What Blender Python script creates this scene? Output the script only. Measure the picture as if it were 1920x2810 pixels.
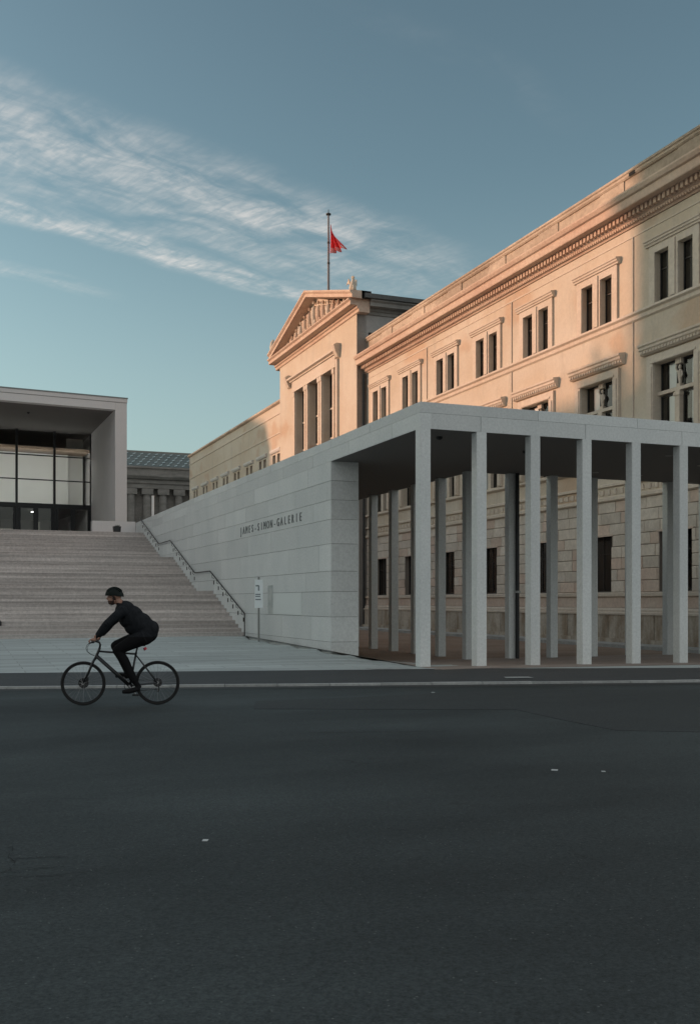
import bpy, bmesh, math, random
from mathutils import Vector, Matrix, Quaternion
random.seed(7)
R = math.radians
for o in list(bpy.data.objects): bpy.data.objects.remove(o)
SC = bpy.context.scene
COL = SC.collection

# ------------------------------------------------------------------ camera
EYE = 1.59
cam = bpy.data.cameras.new('camera'); camo = bpy.data.objects.new('camera', cam); COL.objects.link(camo)
camo.location = (0, 0, EYE); camo.rotation_euler = (R(90), 0, 0)
cam.sensor_fit = 'HORIZONTAL'; cam.sensor_width = 36; cam.lens = 2800/1920*36
cam.shift_y = 245/1920; cam.clip_start = .1; cam.clip_end = 3000
SC.camera = camo

# ------------------------------------------------------------------ building frame
TH = R(21.27); CA, SA = math.cos(TH), math.sin(TH); X0, Y0 = 1.692, 24.6
def W(s, t, z=0): return Vector((X0+s*CA-t*SA, Y0+s*SA+t*CA, z))
def ST(x, y):
    dx, dy = x-X0, y-Y0
    return dx*CA+dy*SA, -dx*SA+dy*CA

# ------------------------------------------------------------------ sun and sky
SUN_AZ, SUN_EL = R(30), R(8)
hd = (W(-math.cos(SUN_AZ), math.sin(SUN_AZ)) - W(0, 0)).normalized()
sdir = Vector((hd.x*math.cos(SUN_EL), hd.y*math.cos(SUN_EL), math.sin(SUN_EL)))
sl = bpy.data.lights.new('sun', 'SUN'); sl.energy = 2.1; sl.angle = R(.6); sl.color = (1.0, .55, .355)
so = bpy.data.objects.new('sun', sl); COL.objects.link(so); so.location = (-60, 40, 60)
so.rotation_euler = (-sdir).to_track_quat('-Z', 'Y').to_euler()

wd = bpy.data.worlds.new('World'); SC.world = wd; wd.use_nodes = True
wt = wd.node_tree; wt.nodes.clear()
def wn(t, **k):
    n = wt.nodes.new(t)
    for a, b in k.items(): setattr(n, a, b)
    return n
def link(a, b): a.id_data.links.new(a, b)
def M(tree, op, *a):
    n = tree.nodes.new('ShaderNodeMath'); n.operation = op
    for i, x in enumerate(a):
        if isinstance(x, (int, float)): n.inputs[i].default_value = x
        else: tree.links.new(x, n.inputs[i])
    return n.outputs[0]
sky = wn('ShaderNodeTexSky', sky_type='NISHITA', sun_disc=False, sun_elevation=SUN_EL,
         sun_rotation=math.atan2(sdir.x, sdir.y), altitude=50, air_density=1.0, dust_density=1.6, ozone_density=2.2)
tc = wn('ShaderNodeTexCoord'); sep = wn('ShaderNodeSeparateXYZ'); link(tc.outputs['Generated'], sep.inputs[0])
zz = M(wt, 'MAXIMUM', sep.outputs[2], .03)
px, py = M(wt, 'DIVIDE', sep.outputs[0], zz), M(wt, 'DIVIDE', sep.outputs[1], zz)
ce = M(wt, 'MULTIPLY', M(wt, 'ADD', px, py), .7071)
cn = M(wt, 'MULTIPLY', M(wt, 'SUBTRACT', py, px), .7071)
def noise(se, sn, detail, rough=.6, off=0., dist=0.):
    cv = wn('ShaderNodeCombineXYZ'); link(M(wt, 'MULTIPLY', ce, se), cv.inputs[0]); link(M(wt, 'MULTIPLY', cn, sn), cv.inputs[1]); cv.inputs[2].default_value = off
    n = wn('ShaderNodeTexNoise'); n.inputs['Scale'].default_value = 1; n.inputs['Detail'].default_value = detail
    n.inputs['Roughness'].default_value = rough; n.inputs['Distortion'].default_value = dist
    link(cv.outputs[0], n.inputs['Vector']); return n.outputs[0]
def smooth(x, a, b):
    n = wn('ShaderNodeMapRange', interpolation_type='SMOOTHSTEP'); link(x, n.inputs[0])
    n.inputs[1].default_value = a; n.inputs[2].default_value = b; return n.outputs[0]
def band(c, w1, w2, e0, e1, e2, e3, amp):
    nn = M(wt, 'ADD', cn, M(wt, 'MULTIPLY', M(wt, 'SUBTRACT', noise(2.2, .6, 3, .5, c), .5), .22))
    m = M(wt, 'MULTIPLY', smooth(nn, c-w1, c), smooth(nn, c+w2, c))
    m = M(wt, 'MULTIPLY', m, M(wt, 'MULTIPLY', smooth(ce, e0, e1), smooth(ce, e3, e2)))
    return M(wt, 'MULTIPLY', m, amp)
streak = smooth(noise(4.6, 9, 9, .60, 3., .4), .28, .80)
ripple = smooth(noise(44, 13, 4, .55, 9., .5), .30, .72)
tex = M(wt, 'ADD', M(wt, 'MULTIPLY', streak, .55), M(wt, 'MULTIPLY', M(wt, 'MULTIPLY', ripple, streak), .62))
cov = band(1.98, .24, .26, -3, .2, 1.7, 2.9, .58)
cov = M(wt, 'ADD', cov, band(2.46, .14, .10, -3, .8, 1.95, 2.75, .85))
cov = M(wt, 'ADD', cov, band(2.22, .3, .3, -3, 1.2, 2.1, 2.9, .35))
cov = M(wt, 'ADD', cov, band(2.93, .12, .08, .5, 1.35, 1.55, 1.9, .4))
cov = M(wt, 'ADD', cov, band(1.20, .07, .06, .9, 1.35, 1.6, 2.0, .035))
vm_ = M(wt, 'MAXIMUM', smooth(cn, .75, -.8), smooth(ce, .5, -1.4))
fill_veil = M(wt, 'MULTIPLY', vm_, M(wt, 'ADD', .42, M(wt, 'MULTIPLY', noise(.8, 1.1, 3, .5, 5.), .7)))   # added unseen cloud overhead, behind and sunward to brighten the shade
alpha = M(wt, 'ADD', M(wt, 'MULTIPLY', cov, tex), M(wt, 'MULTIPLY', fill_veil, M(wt, 'ADD', .5, M(wt, 'MULTIPLY', tex, .5))))
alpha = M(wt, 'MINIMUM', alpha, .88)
tint = wn('ShaderNodeMix', data_type='RGBA', blend_type='MULTIPLY'); tint.inputs[0].default_value = 1
link(sky.outputs[0], tint.inputs[6]); tint.inputs[7].default_value = (1.0, 1.0, .93, 1)
hsv = wn('ShaderNodeHueSaturation'); hsv.inputs['Saturation'].default_value = .66; link(tint.outputs[2], hsv.inputs['Color'])
gam = wn('ShaderNodeGamma'); gam.inputs[1].default_value = 1.35; link(hsv.outputs[0], gam.inputs[0])
tn2 = wn('ShaderNodeMix', data_type='RGBA', blend_type='MULTIPLY'); tn2.inputs[0].default_value = 1; link(gam.outputs[0], tn2.inputs[6]); tn2.inputs[7].default_value = (.56, .63, .57, 1)
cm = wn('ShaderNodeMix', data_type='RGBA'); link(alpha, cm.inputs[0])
hz = wn('ShaderNodeMix', data_type='RGBA'); link(M(wt, 'MULTIPLY', smooth(sep.outputs[2], .40, .0), .62), hz.inputs[0]); link(tn2.outputs[2], hz.inputs[6]); hz.inputs[7].default_value = (1.80, 2.22, 2.35, 1)   # pale haze low over the horizon
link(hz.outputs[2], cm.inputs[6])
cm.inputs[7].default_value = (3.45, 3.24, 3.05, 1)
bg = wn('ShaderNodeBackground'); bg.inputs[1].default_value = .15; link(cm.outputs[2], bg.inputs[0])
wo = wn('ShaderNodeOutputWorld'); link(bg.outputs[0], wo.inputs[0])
SC.view_settings.view_transform = 'Standard'; SC.view_settings.look = 'None'
SC.view_settings.exposure = 0.75; SC.view_settings.gamma = 1; SC.view_settings.use_curve_mapping = False

# ------------------------------------------------------------------ materials
def mat(name, col, rough=.8, col2=None, scale=1., stretch=(1, 1, 1), detail=6, lo=.35, hi=.65, grain=0., gscale=60., bump=.0, bscale=40., metal=0., spec=.5, vary=0., coat=0.):
    m = bpy.data.materials.new(name); m.use_nodes = True; nt = m.node_tree
    b = nt.nodes['Principled BSDF']; b.inputs['Roughness'].default_value = rough; b.inputs['Metallic'].default_value = metal
    b.inputs['Specular IOR Level'].default_value = spec
    if coat: b.inputs['Coat Weight'].default_value = coat
    g = nt.nodes.new('ShaderNodeTexCoord'); geo = nt.nodes.new('ShaderNodeNewGeometry')
    rot = nt.nodes.new('ShaderNodeMapping'); rot.vector_type = 'POINT'; rot.inputs['Rotation'].default_value = (0, 0, -TH)
    nt.links.new(geo.outputs['Position'], rot.inputs[0])          # building axes, metres
    P = rot.outputs[0]
    def nz(sc, st=(1, 1, 1), det=6, ro=.6):
        mp = nt.nodes.new('ShaderNodeMapping'); mp.inputs['Scale'].default_value = [sc*x for x in st]; nt.links.new(P, mp.inputs[0])
        n = nt.nodes.new('ShaderNodeTexNoise'); n.inputs['Scale'].default_value = 1; n.inputs['Detail'].default_value = det; n.inputs['Roughness'].default_value = ro
        nt.links.new(mp.outputs[0], n.inputs['Vector']); return n.outputs[0]
    def rng(x, a, b, c=0, d=1):
        r = nt.nodes.new('ShaderNodeMapRange'); nt.links.new(x, r.inputs[0])
        for i, v in enumerate((a, b, c, d)): r.inputs[i+1].default_value = v
        return r.outputs[0]
    def mix(f, a, c, mode='MIX'):
        x = nt.nodes.new('ShaderNodeMix'); x.data_type = 'RGBA'; x.blend_type = mode
        for i, v in ((0, f), (6, a), (7, c)):
            if isinstance(v, (int, float)): x.inputs[i].default_value = v
            elif isinstance(v, tuple): x.inputs[i].default_value = (*v, 1)
            else: nt.links.new(v, x.inputs[i])
        return x.outputs[2]
    c = tuple(col)
    if col2: c = mix(rng(nz(scale, stretch, detail), lo, hi), tuple(col), tuple(col2))
    if grain:
        f = rng(nz(gscale, (1, 1, 1), 3, .7), .25, .75, 1-grain, 1+grain)
        cb = nt.nodes.new('ShaderNodeCombineXYZ')
        for i in range(3): nt.links.new(f, cb.inputs[i])
        c = mix(1.0, c, cb.outputs[0], 'MULTIPLY')
    if vary:
        oi = nt.nodes.new('ShaderNodeObjectInfo'); f = rng(oi.outputs['Random'], 0, 1, 1-vary, 1+vary)
        cb = nt.nodes.new('ShaderNodeCombineXYZ')
        for i in range(3): nt.links.new(f, cb.inputs[i])
        c = mix(1.0, c, cb.outputs[0], 'MULTIPLY')
    if isinstance(c, tuple): b.inputs['Base Color'].default_value = (*c, 1)
    else: nt.links.new(c, b.inputs['Base Color'])
    if bump:
        bp = nt.nodes.new('ShaderNodeBump'); bp.inputs['Strength'].default_value = 1; bp.inputs['Distance'].default_value = bump
        nt.links.new(nz(bscale, (1, 1, 1), 5), bp.inputs['Height']); nt.links.new(bp.outputs[0], b.inputs['Normal'])
    m['nz'] = 1
    return m, nt, b, nz, rng, mix, P
def mt(*a, **k): return mat(*a, **k)[0]

CONC = mt('cast_stone_grey', (.64, .67, .665), .75, (.73, .75, .74), .55, (1, 1, .6), grain=.13, gscale=16, bump=.003, bscale=60, vary=.075)
CONC_IN = mt('cast_stone_joint', (.20, .205, .205), .9)
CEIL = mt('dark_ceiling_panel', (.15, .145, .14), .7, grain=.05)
STEP = mt('weathered_step_stone', (.42, .385, .365), .85, (.64, .60, .575), .9, (.22, 3, 4), lo=.3, hi=.7, grain=.2, gscale=9, bump=.003, vary=.2)
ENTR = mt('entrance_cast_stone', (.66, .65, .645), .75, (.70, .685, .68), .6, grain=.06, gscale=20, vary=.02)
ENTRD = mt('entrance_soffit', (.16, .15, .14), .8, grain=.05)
BLACKM = mt('black_steel', (.012, .014, .016), .45)
RAILM = mt('dark_bronze_rail', (.035, .033, .03), .4, metal=.6)
PLASTER = None
def facade_material(name, base, warm, pale, grey):
    m, nt, b, nz, rng, mix, P = mat(name, base, .88, grain=.05, gscale=14, bump=.004, bscale=30)
    c = mix(rng(nz(.16, (1, 1, 1.6), 5), .42, .60), base, pale)
    c = mix(rng(nz(.23, (1, .8, 1.2), 3, .5), .575, .64, 0, .55), c, warm)                        # bare brick patches, sharp edged
    c = mix(rng(nz(.5, (1, 2.2, .5), 8, .7), .52, .78, 0, .55), c, grey)                # weather streaks
    f = rng(nz(9, (1, 1, 1), 6, .7), .2, .8, .86, 1.1)
    cb = nt.nodes.new('ShaderNodeCombineXYZ')
    for i in range(3): nt.links.new(f, cb.inputs[i])
    c = mix(1.0, c, cb.outputs[0], 'MULTIPLY')
    nt.links.new(c, b.inputs['Base Color']); return m
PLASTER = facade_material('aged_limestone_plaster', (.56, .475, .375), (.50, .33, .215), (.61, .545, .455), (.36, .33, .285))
SAND = mt('sandstone_trim', (.56, .475, .385), .85, (.62, .55, .47), .5, (1, .6, 1), grain=.12, gscale=6, bump=.004)
SANDR = mt('red_sandstone_cornice', (.52, .37, .285), .85, (.60, .48, .38), .7, (1, .5, 1), grain=.15, gscale=6, bump=.004)
SANDD = mt('sooty_parapet_stone', (.36, .29, .225), .9, (.56, .47, .375), .25, (1, .7, 2), lo=.38, hi=.6, grain=.2, gscale=5, bump=.006)
BLOCKM = mt('rusticated_block', (.52, .46, .395), .9, (.62, .56, .49), 1.1, grain=.15, gscale=7, bump=.008, bscale=12, vary=.13)
BLOCKP = mt('pinkish_rusticated_block', (.54, .42, .35), .9, (.60, .50, .42), 1.1, grain=.15, gscale=7, bump=.008, bscale=12, vary=.1)
JOINT = mt('mortar_joint', (.24, .21, .18), .95)
PLINTH = mt('stained_plinth_stone', (.30, .235, .17), .92, (.50, .45, .38), 1.4, (1, 1.2, .35), lo=.36, hi=.6, grain=.2, gscale=8, bump=.006, vary=.08)
SHADEW = mt('shaded_wing_stone', (.33, .32, .31), .85, (.40, .38, .36), .6, grain=.08, gscale=6)  # side stone of the wing, its shade put into the colour
ROOFM = mt('dark_roof_metal', (.06, .065, .065), .55, (.10, .10, .095), 1.5)
BGSTONE = mt('sooty_and_shaded_stone', (.20, .19, .175), .9, (.28, .265, .245), .5, (1, 1, 3), grain=.15, gscale=2)
DARKIN = mt('dark_interior', (.02, .02, .02), .9)
WFRAME = mt('window_frame_paint', (.03, .028, .026), .5)
PALEPANEL = mt('pale_window_panel', (.80, .80, .79), .8, vary=.1)
PALEWALL = mt('pale_lobby_wall', (.80, .80, .77), .8, (.74, .74, .71), .3)
WHITE = mt('white_sign_paint', (.86, .92, .94), .4)
SIGNINK = mt('sign_print_grey', (.22, .26, .28), .6)
LETTER = mt('dark_metal_letter', (.19, .205, .205), .6)
PANEL = mt('display_panel_glass', (.76, .81, .795), .35)
DARKPATCH = mt('darker_mottled_stone', (.42, .46, .45), .7, (.60, .62, .60), 2.2)

def glass(name, tint, f0=.06, rough=.02):
    m = bpy.data.materials.new(name); m.use_nodes = True; nt = m.node_tree; nt.nodes.clear()
    tr = nt.nodes.new('ShaderNodeBsdfTransparent'); tr.inputs[0].default_value = (*tint, 1)
    gl = nt.nodes.new('ShaderNodeBsdfGlossy'); gl.inputs['Roughness'].default_value = rough; gl.inputs[0].default_value = (.95, .95, .95, 1)
    lw = nt.nodes.new('ShaderNodeFresnel'); lw.inputs[0].default_value = 1.6
    mx = nt.nodes.new('ShaderNodeMixShader'); nt.links.new(lw.outputs[0], mx.inputs[0]); nt.links.new(tr.outputs[0], mx.inputs[1]); nt.links.new(gl.outputs[0], mx.inputs[2])
    o = nt.nodes.new('ShaderNodeOutputMaterial'); nt.links.new(mx.outputs[0], o.inputs[0]); return m
GLASS = glass('window_glass', (.93, .95, .95))
GLASSD = glass('lobby_glass', (.94, .95, .92))

# road: dark asphalt, speckled, with worn lighter lanes
def asphalt(name, base, lo, hi, seams=True):
    m, nt, b, nz, rng, mix, P = mat(name, base, .72, spec=.35)
    dk = tuple(x*lo for x in base); lt = tuple(x*hi for x in base)
    c = mix(rng(nz(.16, (1, 2.2, 1), 5, .55), .35, .66), dk, lt)
    c = mix(rng(nz(1.3, (.25, 1, 1), 6, .65), .42, .72, 0, .35), c, tuple(x*.62 for x in base))
    f = rng(nz(42, (1, 1, 1), 5, .85), .34, .66, .40, 1.62)
    cb = nt.nodes.new('ShaderNodeCombineXYZ')
    for i in range(3): nt.links.new(f, cb.inputs[i])
    c = mix(1.0, c, cb.outputs[0], 'MULTIPLY')
    vo = nt.nodes.new('ShaderNodeTexVoronoi'); vo.inputs['Scale'].default_value = 55; nt.links.new(P, vo.inputs['Vector'])
    sp = nt.nodes.new('ShaderNodeSeparateColor'); nt.links.new(vo.outputs['Color'], sp.inputs[0])
    k = M(nt, 'MULTIPLY', M(nt, 'LESS_THAN', vo.outputs['Distance'], .30), M(nt, 'GREATER_THAN', sp.outputs[0], .975))
    c = mix(M(nt, 'MULTIPLY', k, .65), c, (.20, .21, .205))                                      # pale stone chips
    if seams:
        v2 = nt.nodes.new('ShaderNodeTexVoronoi'); v2.feature = 'DISTANCE_TO_EDGE'; v2.inputs['Scale'].default_value = .55
        dn = nt.nodes.new('ShaderNodeTexNoise'); dn.inputs['Scale'].default_value = 2.2; dn.inputs['Detail'].default_value = 6; nt.links.new(P, dn.inputs['Vector'])
        vm = nt.nodes.new('ShaderNodeVectorMath'); vm.operation = 'MULTIPLY_ADD'; vm.inputs[1].default_value = (.5, .5, .5); nt.links.new(dn.outputs['Color'], vm.inputs[0]); nt.links.new(P, vm.inputs[2])
        nt.links.new(vm.outputs[0], v2.inputs['Vector'])
        cr = M(nt, 'MULTIPLY', M(nt, 'LESS_THAN', v2.outputs['Distance'], .006), rng(nz(.33, (1, 1, 1), 3), .60, .66))
        c = mix(M(nt, 'MULTIPLY', cr, .75), c, (.012, .013, .013))
    nt.links.new(c, b.inputs['Base Color'])
    bp = nt.nodes.new('ShaderNodeBump'); bp.inputs['Distance'].default_value = .006; nt.links.new(nz(120, (1, 1, 1), 3, .8), bp.inputs['Height']); nt.links.new(bp.outputs[0], b.inputs['Normal'])
    return m
ROADM = asphalt('worn_asphalt', (.040, .049, .050), .60, 1.5)
PATCHM = asphalt('fresh_asphalt_patch', (.041, .047, .048), .9, 1.1, False)
WALKM = asphalt('walkway_asphalt', (.056, .060, .062), .9, 1.15, False)
def paving(name, c1, c2, bw, bh, joint, streak=.3):
    m, nt, b, nz, rng, mix, P = mat(name, c1, .7, spec=.4)
    br = nt.nodes.new('ShaderNodeTexBrick'); nt.links.new(P, br.inputs['Vector']); br.inputs['Scale'].default_value = 1
    br.inputs['Color1'].default_value = (*c1, 1); br.inputs['Color2'].default_value = (*c2, 1); br.inputs['Mortar'].default_value = (*joint, 1)
    br.inputs['Mortar Size'].default_value = .008; br.inputs['Brick Width'].default_value = bw; br.inputs['Row Height'].default_value = bh
    c = mix(rng(nz(.7, (.16, 2.4, 1), 6, .65), .38, .68, 0, streak), br.outputs[0], tuple(x*.55 for x in c1))
    c = mix(rng(nz(5, (1, 1, 1), 6, .75), .55, .8, 0, .35), c, tuple(x*.5 for x in c1))
    nt.links.new(c, b.inputs['Base Color']); return m
PLAZAM = paving('plaza_stone_slabs', (.56, .62, .61), (.47, .52, .515), 1.5, .5, (.15, .16, .16), .95)
FLOORM = paving('portico_stone_floor', (.33, .275, .24), (.28, .23, .20), 1.2, .6, (.10, .085, .07), .5)
COURTM = mt('brown_courtyard_gravel', (.24, .175, .13), .95, (.30, .24, .195), .35, grain=.25, gscale=9)
KERBM = mt('granite_kerb', (.42, .43, .42), .8, (.32, .33, .325), 3, grain=.2, gscale=20, vary=.12)
GUTTER = mt('wet_dark_gutter', (.028, .03, .029), .7, grain=.2)
GROUNDM = mt('distant_ground', (.10, .10, .095), .95, (.07, .075, .06), .05)
LITTER = mt('white_paper', (.6, .62, .62), .8)
PAINT = mt('worn_white_paint', (.42, .44, .43), .8, (.25, .26, .26), 3, lo=.4, hi=.7)

# ------------------------------------------------------------------ mesh helpers
class MB:
    def __init__(s): s.v = []; s.f = []; s.mi = []
    def face(s, pts, mi=0):
        n = len(s.v); s.v += [tuple(p) for p in pts]; s.f.append(tuple(range(n, n+len(pts)))); s.mi.append(mi); return s
    def box(s, x0, x1, y0, y1, z0, z1, mi=0):
        n = len(s.v)
        s.v += [(x, y, z) for z in (z0, z1) for y in (y0, y1) for x in (x0, x1)]
        for f in ((0, 2, 3, 1), (4, 5, 7, 6), (0, 1, 5, 4), (2, 6, 7, 3), (0, 4, 6, 2), (1, 3, 7, 5)):
            s.f.append(tuple(n+i for i in f)); s.mi.append(mi)
        return s
    def extrude(s, prof, y0, y1, axis='y', mi=0):
        """closed profile of (a,z) pairs pushed along one axis; caps included"""
        n = len(s.v); k = len(prof)
        for y in (y0, y1):
            for a, z in prof: s.v.append((a, y, z) if axis == 'y' else (y, a, z))
        for i in range(k):
            j = (i+1) % k; s.f.append((n+i, n+j, n+k+j, n+k+i)); s.mi.append(mi)
        s.f.append(tuple(range(n+k-1, n-1, -1))); s.f.append(tuple(range(n+k, n+2*k))); s.mi += [mi, mi]
        return s
    def tube(s, pts, r, seg=10, mi=0, closed=False, cap=True):
        pts = [Vector(p) for p in pts]; rs = r if isinstance(r, (list, tuple)) else [r]*len(pts)
        n = len(s.v); K = len(pts); up = None
        for i, p in enumerate(pts):
            if closed: d = (pts[(i+1) % K]-pts[i-1]).normalized()
            else: d = (pts[min(i+1, K-1)]-pts[max(i-1, 0)]).normalized()
            if up is None:
                up = d.orthogonal().normalized()
            else: up = (up - d*up.dot(d)).normalized()
            w = d.cross(up)
            for j in range(seg):
                a = 2*math.pi*j/seg; s.v.append(tuple(p + (up*math.cos(a)+w*math.sin(a))*rs[i]))
        for i in range(K if closed else K-1):
            for j in range(seg):
                a, b = n+i*seg, n+((i+1) % K)*seg
                s.f.append((a+j, a+(j+1) % seg, b+(j+1) % seg, b+j)); s.mi.append(mi)
        if cap and not closed:
            s.f.append(tuple(range(n+seg-1, n-1, -1))); s.f.append(tuple(range(n+(K-1)*seg, n+K*seg))); s.mi += [mi, mi]
        return s
    def ring(s, c, R_, r, axis='y', n=40, seg=8, mi=0):
        pts = []
        for i in range(n):
            a = 2*math.pi*i/n
            pts.append((c[0]+R_*math.cos(a), c[1], c[2]+R_*math.sin(a)))
        return s.tube(pts, r, seg, mi, closed=True)
    def blob(s, c, rad, n=8, m=6, mi=0):
        k = len(s.v)
        for i in range(m+1):
            ph = math.pi*i/m
            for j in range(n):
                a = 2*math.pi*j/n
                s.v.append((c[0]+rad[0]*math.sin(ph)*math.cos(a), c[1]+rad[1]*math.sin(ph)*math.sin(a), c[2]+rad[2]*math.cos(ph)))
        for i in range(m):
            for j in range(n):
                s.f.append((k+i*n+j, k+(i+1)*n+j, k+(i+1)*n+(j+1) % n, k+i*n+(j+1) % n)); s.mi.append(mi)
        return s
    def grid_wall(s, x0, x1, ys, zs, solid, mi=0):
        """wall of thickness x0..x1 from cells of the (y,z) grid where solid(yc,zc); reveals are closed, hidden faces left out"""
        ys = sorted(set(round(y, 4) for y in ys)); zs = sorted(set(round(z, 4) for z in zs))
        ny, nz = len(ys)-1, len(zs)-1
        S = [[solid((ys[i]+ys[i+1])/2, (zs[j]+zs[j+1])/2) for j in range(nz)] for i in range(ny)]
        def g(i, j): return 0 <= i < ny and 0 <= j < nz and S[i][j]
        for i in range(ny):
            for j in range(nz):
                if not S[i][j]: continue
                a, b, c, d = ys[i], ys[i+1], zs[j], zs[j+1]
                s.face([(x0, b, c), (x0, a, c), (x0, a, d), (x0, b, d)], mi)
                s.face([(x1, a, c), (x1, b, c), (x1, b, d), (x1, a, d)], mi)
                if not g(i-1, j): s.face([(x0, a, c), (x1, a, c), (x1, a, d), (x0, a, d)], mi)
                if not g(i+1, j): s.face([(x1, b, c), (x0, b, c), (x0, b, d), (x1, b, d)], mi)
                if not g(i, j-1): s.face([(x0, a, c), (x0, b, c), (x1, b, c), (x1, a, c)], mi)
                if not g(i, j+1): s.face([(x0, b, d), (x0, a, d), (x1, a, d), (x1, b, d)], mi)
        return s
    def mesh(s, name, mats, smooth=False):
        me = bpy.data.meshes.new(name); me.from_pydata(s.v, [], s.f)
        for m in (mats if isinstance(mats, (list, tuple)) else [mats]): me.materials.append(m)
        for p, k in zip(me.polygons, s.mi): p.material_index = k; p.use_smooth = smooth
        me.update(); return me
def lk(o, parent=None):
    COL.objects.link(o)
    if parent: o.parent = parent
    return o
ORG = {}
def thing(name, label, cat, s=0, t=0, z=0, group=None, rot=None, world=None):
    o = bpy.data.objects.new(name, None); lk(o); o.empty_display_size = .3
    o.location = world if world else W(s, t, z); o.rotation_euler = (0, 0, TH if rot is None else rot)
    o['label'] = label; o['category'] = cat
    if group: o['group'] = group
    ORG[o.name] = (s, t, z); return o
def part(name, mb, m, parent, loc=None, smooth=False, stuff=False, abs_=True):
    """mb in building coordinates (s,t,z) when abs_, made local to the thing's base"""
    me = mb if isinstance(mb, bpy.types.Mesh) else mb.mesh(name, m, smooth)
    o = bpy.data.objects.new(name, me); lk(o, parent)
    if loc is not None: o.location = loc
    if stuff: o['kind'] = 'stuff'
    ORG[o.name] = (0, 0, 0)
    return o
def struct(name, mb, m, smooth=False, rot=True, z=0):
    me = mb.mesh(name, m, smooth); o = bpy.data.objects.new(name, me); lk(o); o['kind'] = 'structure'
    if rot: o.location = (X0, Y0, z); o.rotation_euler = (0, 0, TH)
    return o
def tag(o, label, cat, group=None):
    o['label'] = label; o['category'] = cat
    if group: o['group'] = group
    return o
def rel(T):
    """offset that turns building coordinates into the local ones of thing T"""
    s, t, z = ORG[T.name]; return (-s, -t, -z)
def clamp(x, a, b): return max(a, min(b, x))

# ------------------------------------------------------------------ ground heights
def G(s, t):
    L = .016*clamp(t, -2, 15.9)
    Rr = -.043*clamp(t, 0, 6.8) - .009*clamp(s, 0, 8)*(1-clamp(t, 0, 6.8)/6.8)
    k = clamp(s, 0, 1)
    return L*(1-k)+Rr*k
def edgeY(x): return 22.3+(x+7.6)*.184      # plaza / walkway edge
def kerbY(x): return 19.0+(x+6.5)*.118      # back of kerb

g = MB()
xs = [-150, -60, -30, -20] + [-16+i for i in range(40)] + [30, 40, 60, 150]
rows = []
for x in xs:
    col = []
    e = edgeY(clamp(x, -60, 60))
    for q in [0, .4, .8, 1.3, 2, 3, 4, 5, 6, 7, 8, 9, 10, 12, 14, 16, 18, 22, 30, 50, 80, 140, 260]:
        y = e+q; s, t = ST(x, y); col.append((x, y, G(s, t)))
    rows.append(col)
base = len(g.v)
nr = len(rows[0])
for c in rows: g.v += c
for i in range(len(rows)-1):
    for j in range(nr-1):
        a = i*nr+j; g.f.append((a, a+nr, a+nr+1, a+1)); g.mi.append(0)
struct('plaza', g, PLAZAM, rot=False)
w = MB()
for i in range(len(xs)-1):
    a, b = xs[i], xs[i+1]
    def ez(x): return G(*ST(x, edgeY(clamp(x, -60, 60))))
    ea, eb = edgeY(clamp(a, -60, 60)), edgeY(clamp(b, -60, 60)); ka, kb = kerbY(clamp(a, -60, 60)), kerbY(clamp(b, -60, 60))
    w.face([(a, ka, .0), (b, kb, .0), (b, eb, ez(b)), (a, ea, ez(a))])
struct('sidewalk', w, WALKM, rot=False)
ROADZ = -.04
r = MB()
for i in range(len(xs)-1):
    a, b = xs[i], xs[i+1]
    ka, kb = kerbY(clamp(a, -60, 60))-.16, kerbY(clamp(b, -60, 60))-.16
    r.face([(a, -90, ROADZ), (b, -90, ROADZ), (b, kb-.0, ROADZ), (a, ka, ROADZ)])
road = struct('road', r, ROADM, rot=False)
gr = MB(); gr.face([(-1200, -900, -.5), (1200, -900, -.5), (1200, 1800, -.5), (-1200, 1800, -.5)])
struct('ground', gr, GROUNDM, rot=False)

# kerb: stones one by one
kerb = MB(); kerb.face([(-60, kerbY(-60)-.16, -.05), (60, kerbY(60)-.16, -.05), (60, kerbY(60)+.01, -.05), (-60, kerbY(-60)+.01, -.05)])
kerbo = struct('kerb', kerb, GUTTER, rot=False)
ka = math.atan(.118); kl = 1.0
kb_ = MB().box(0, kl-.012, -.16, 0, -.10, .006); kme = kb_.mesh('kerb_stone', KERBM)
for i in range(-16, 26):
    o = bpy.data.objects.new('kerb_stone', kme); lk(o, kerbo)
    x = i*math.cos(ka)*kl - .4
    o.location = (x, kerbY(x)+random.uniform(-.008, .008), random.uniform(-.005, .004)); o.rotation_euler = (random.uniform(-.006, .006), 0, ka+random.uniform(-.006, .006))
gt = MB()
gt.face([(-60, kerbY(-60)-.62, ROADZ+.004), (60, kerbY(60)-.62, ROADZ+.004), (60, kerbY(60)-.16, ROADZ+.004), (-60, kerbY(-60)-.16, ROADZ+.004)])
struct('gutter', gt, GUTTER, rot=False)
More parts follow.
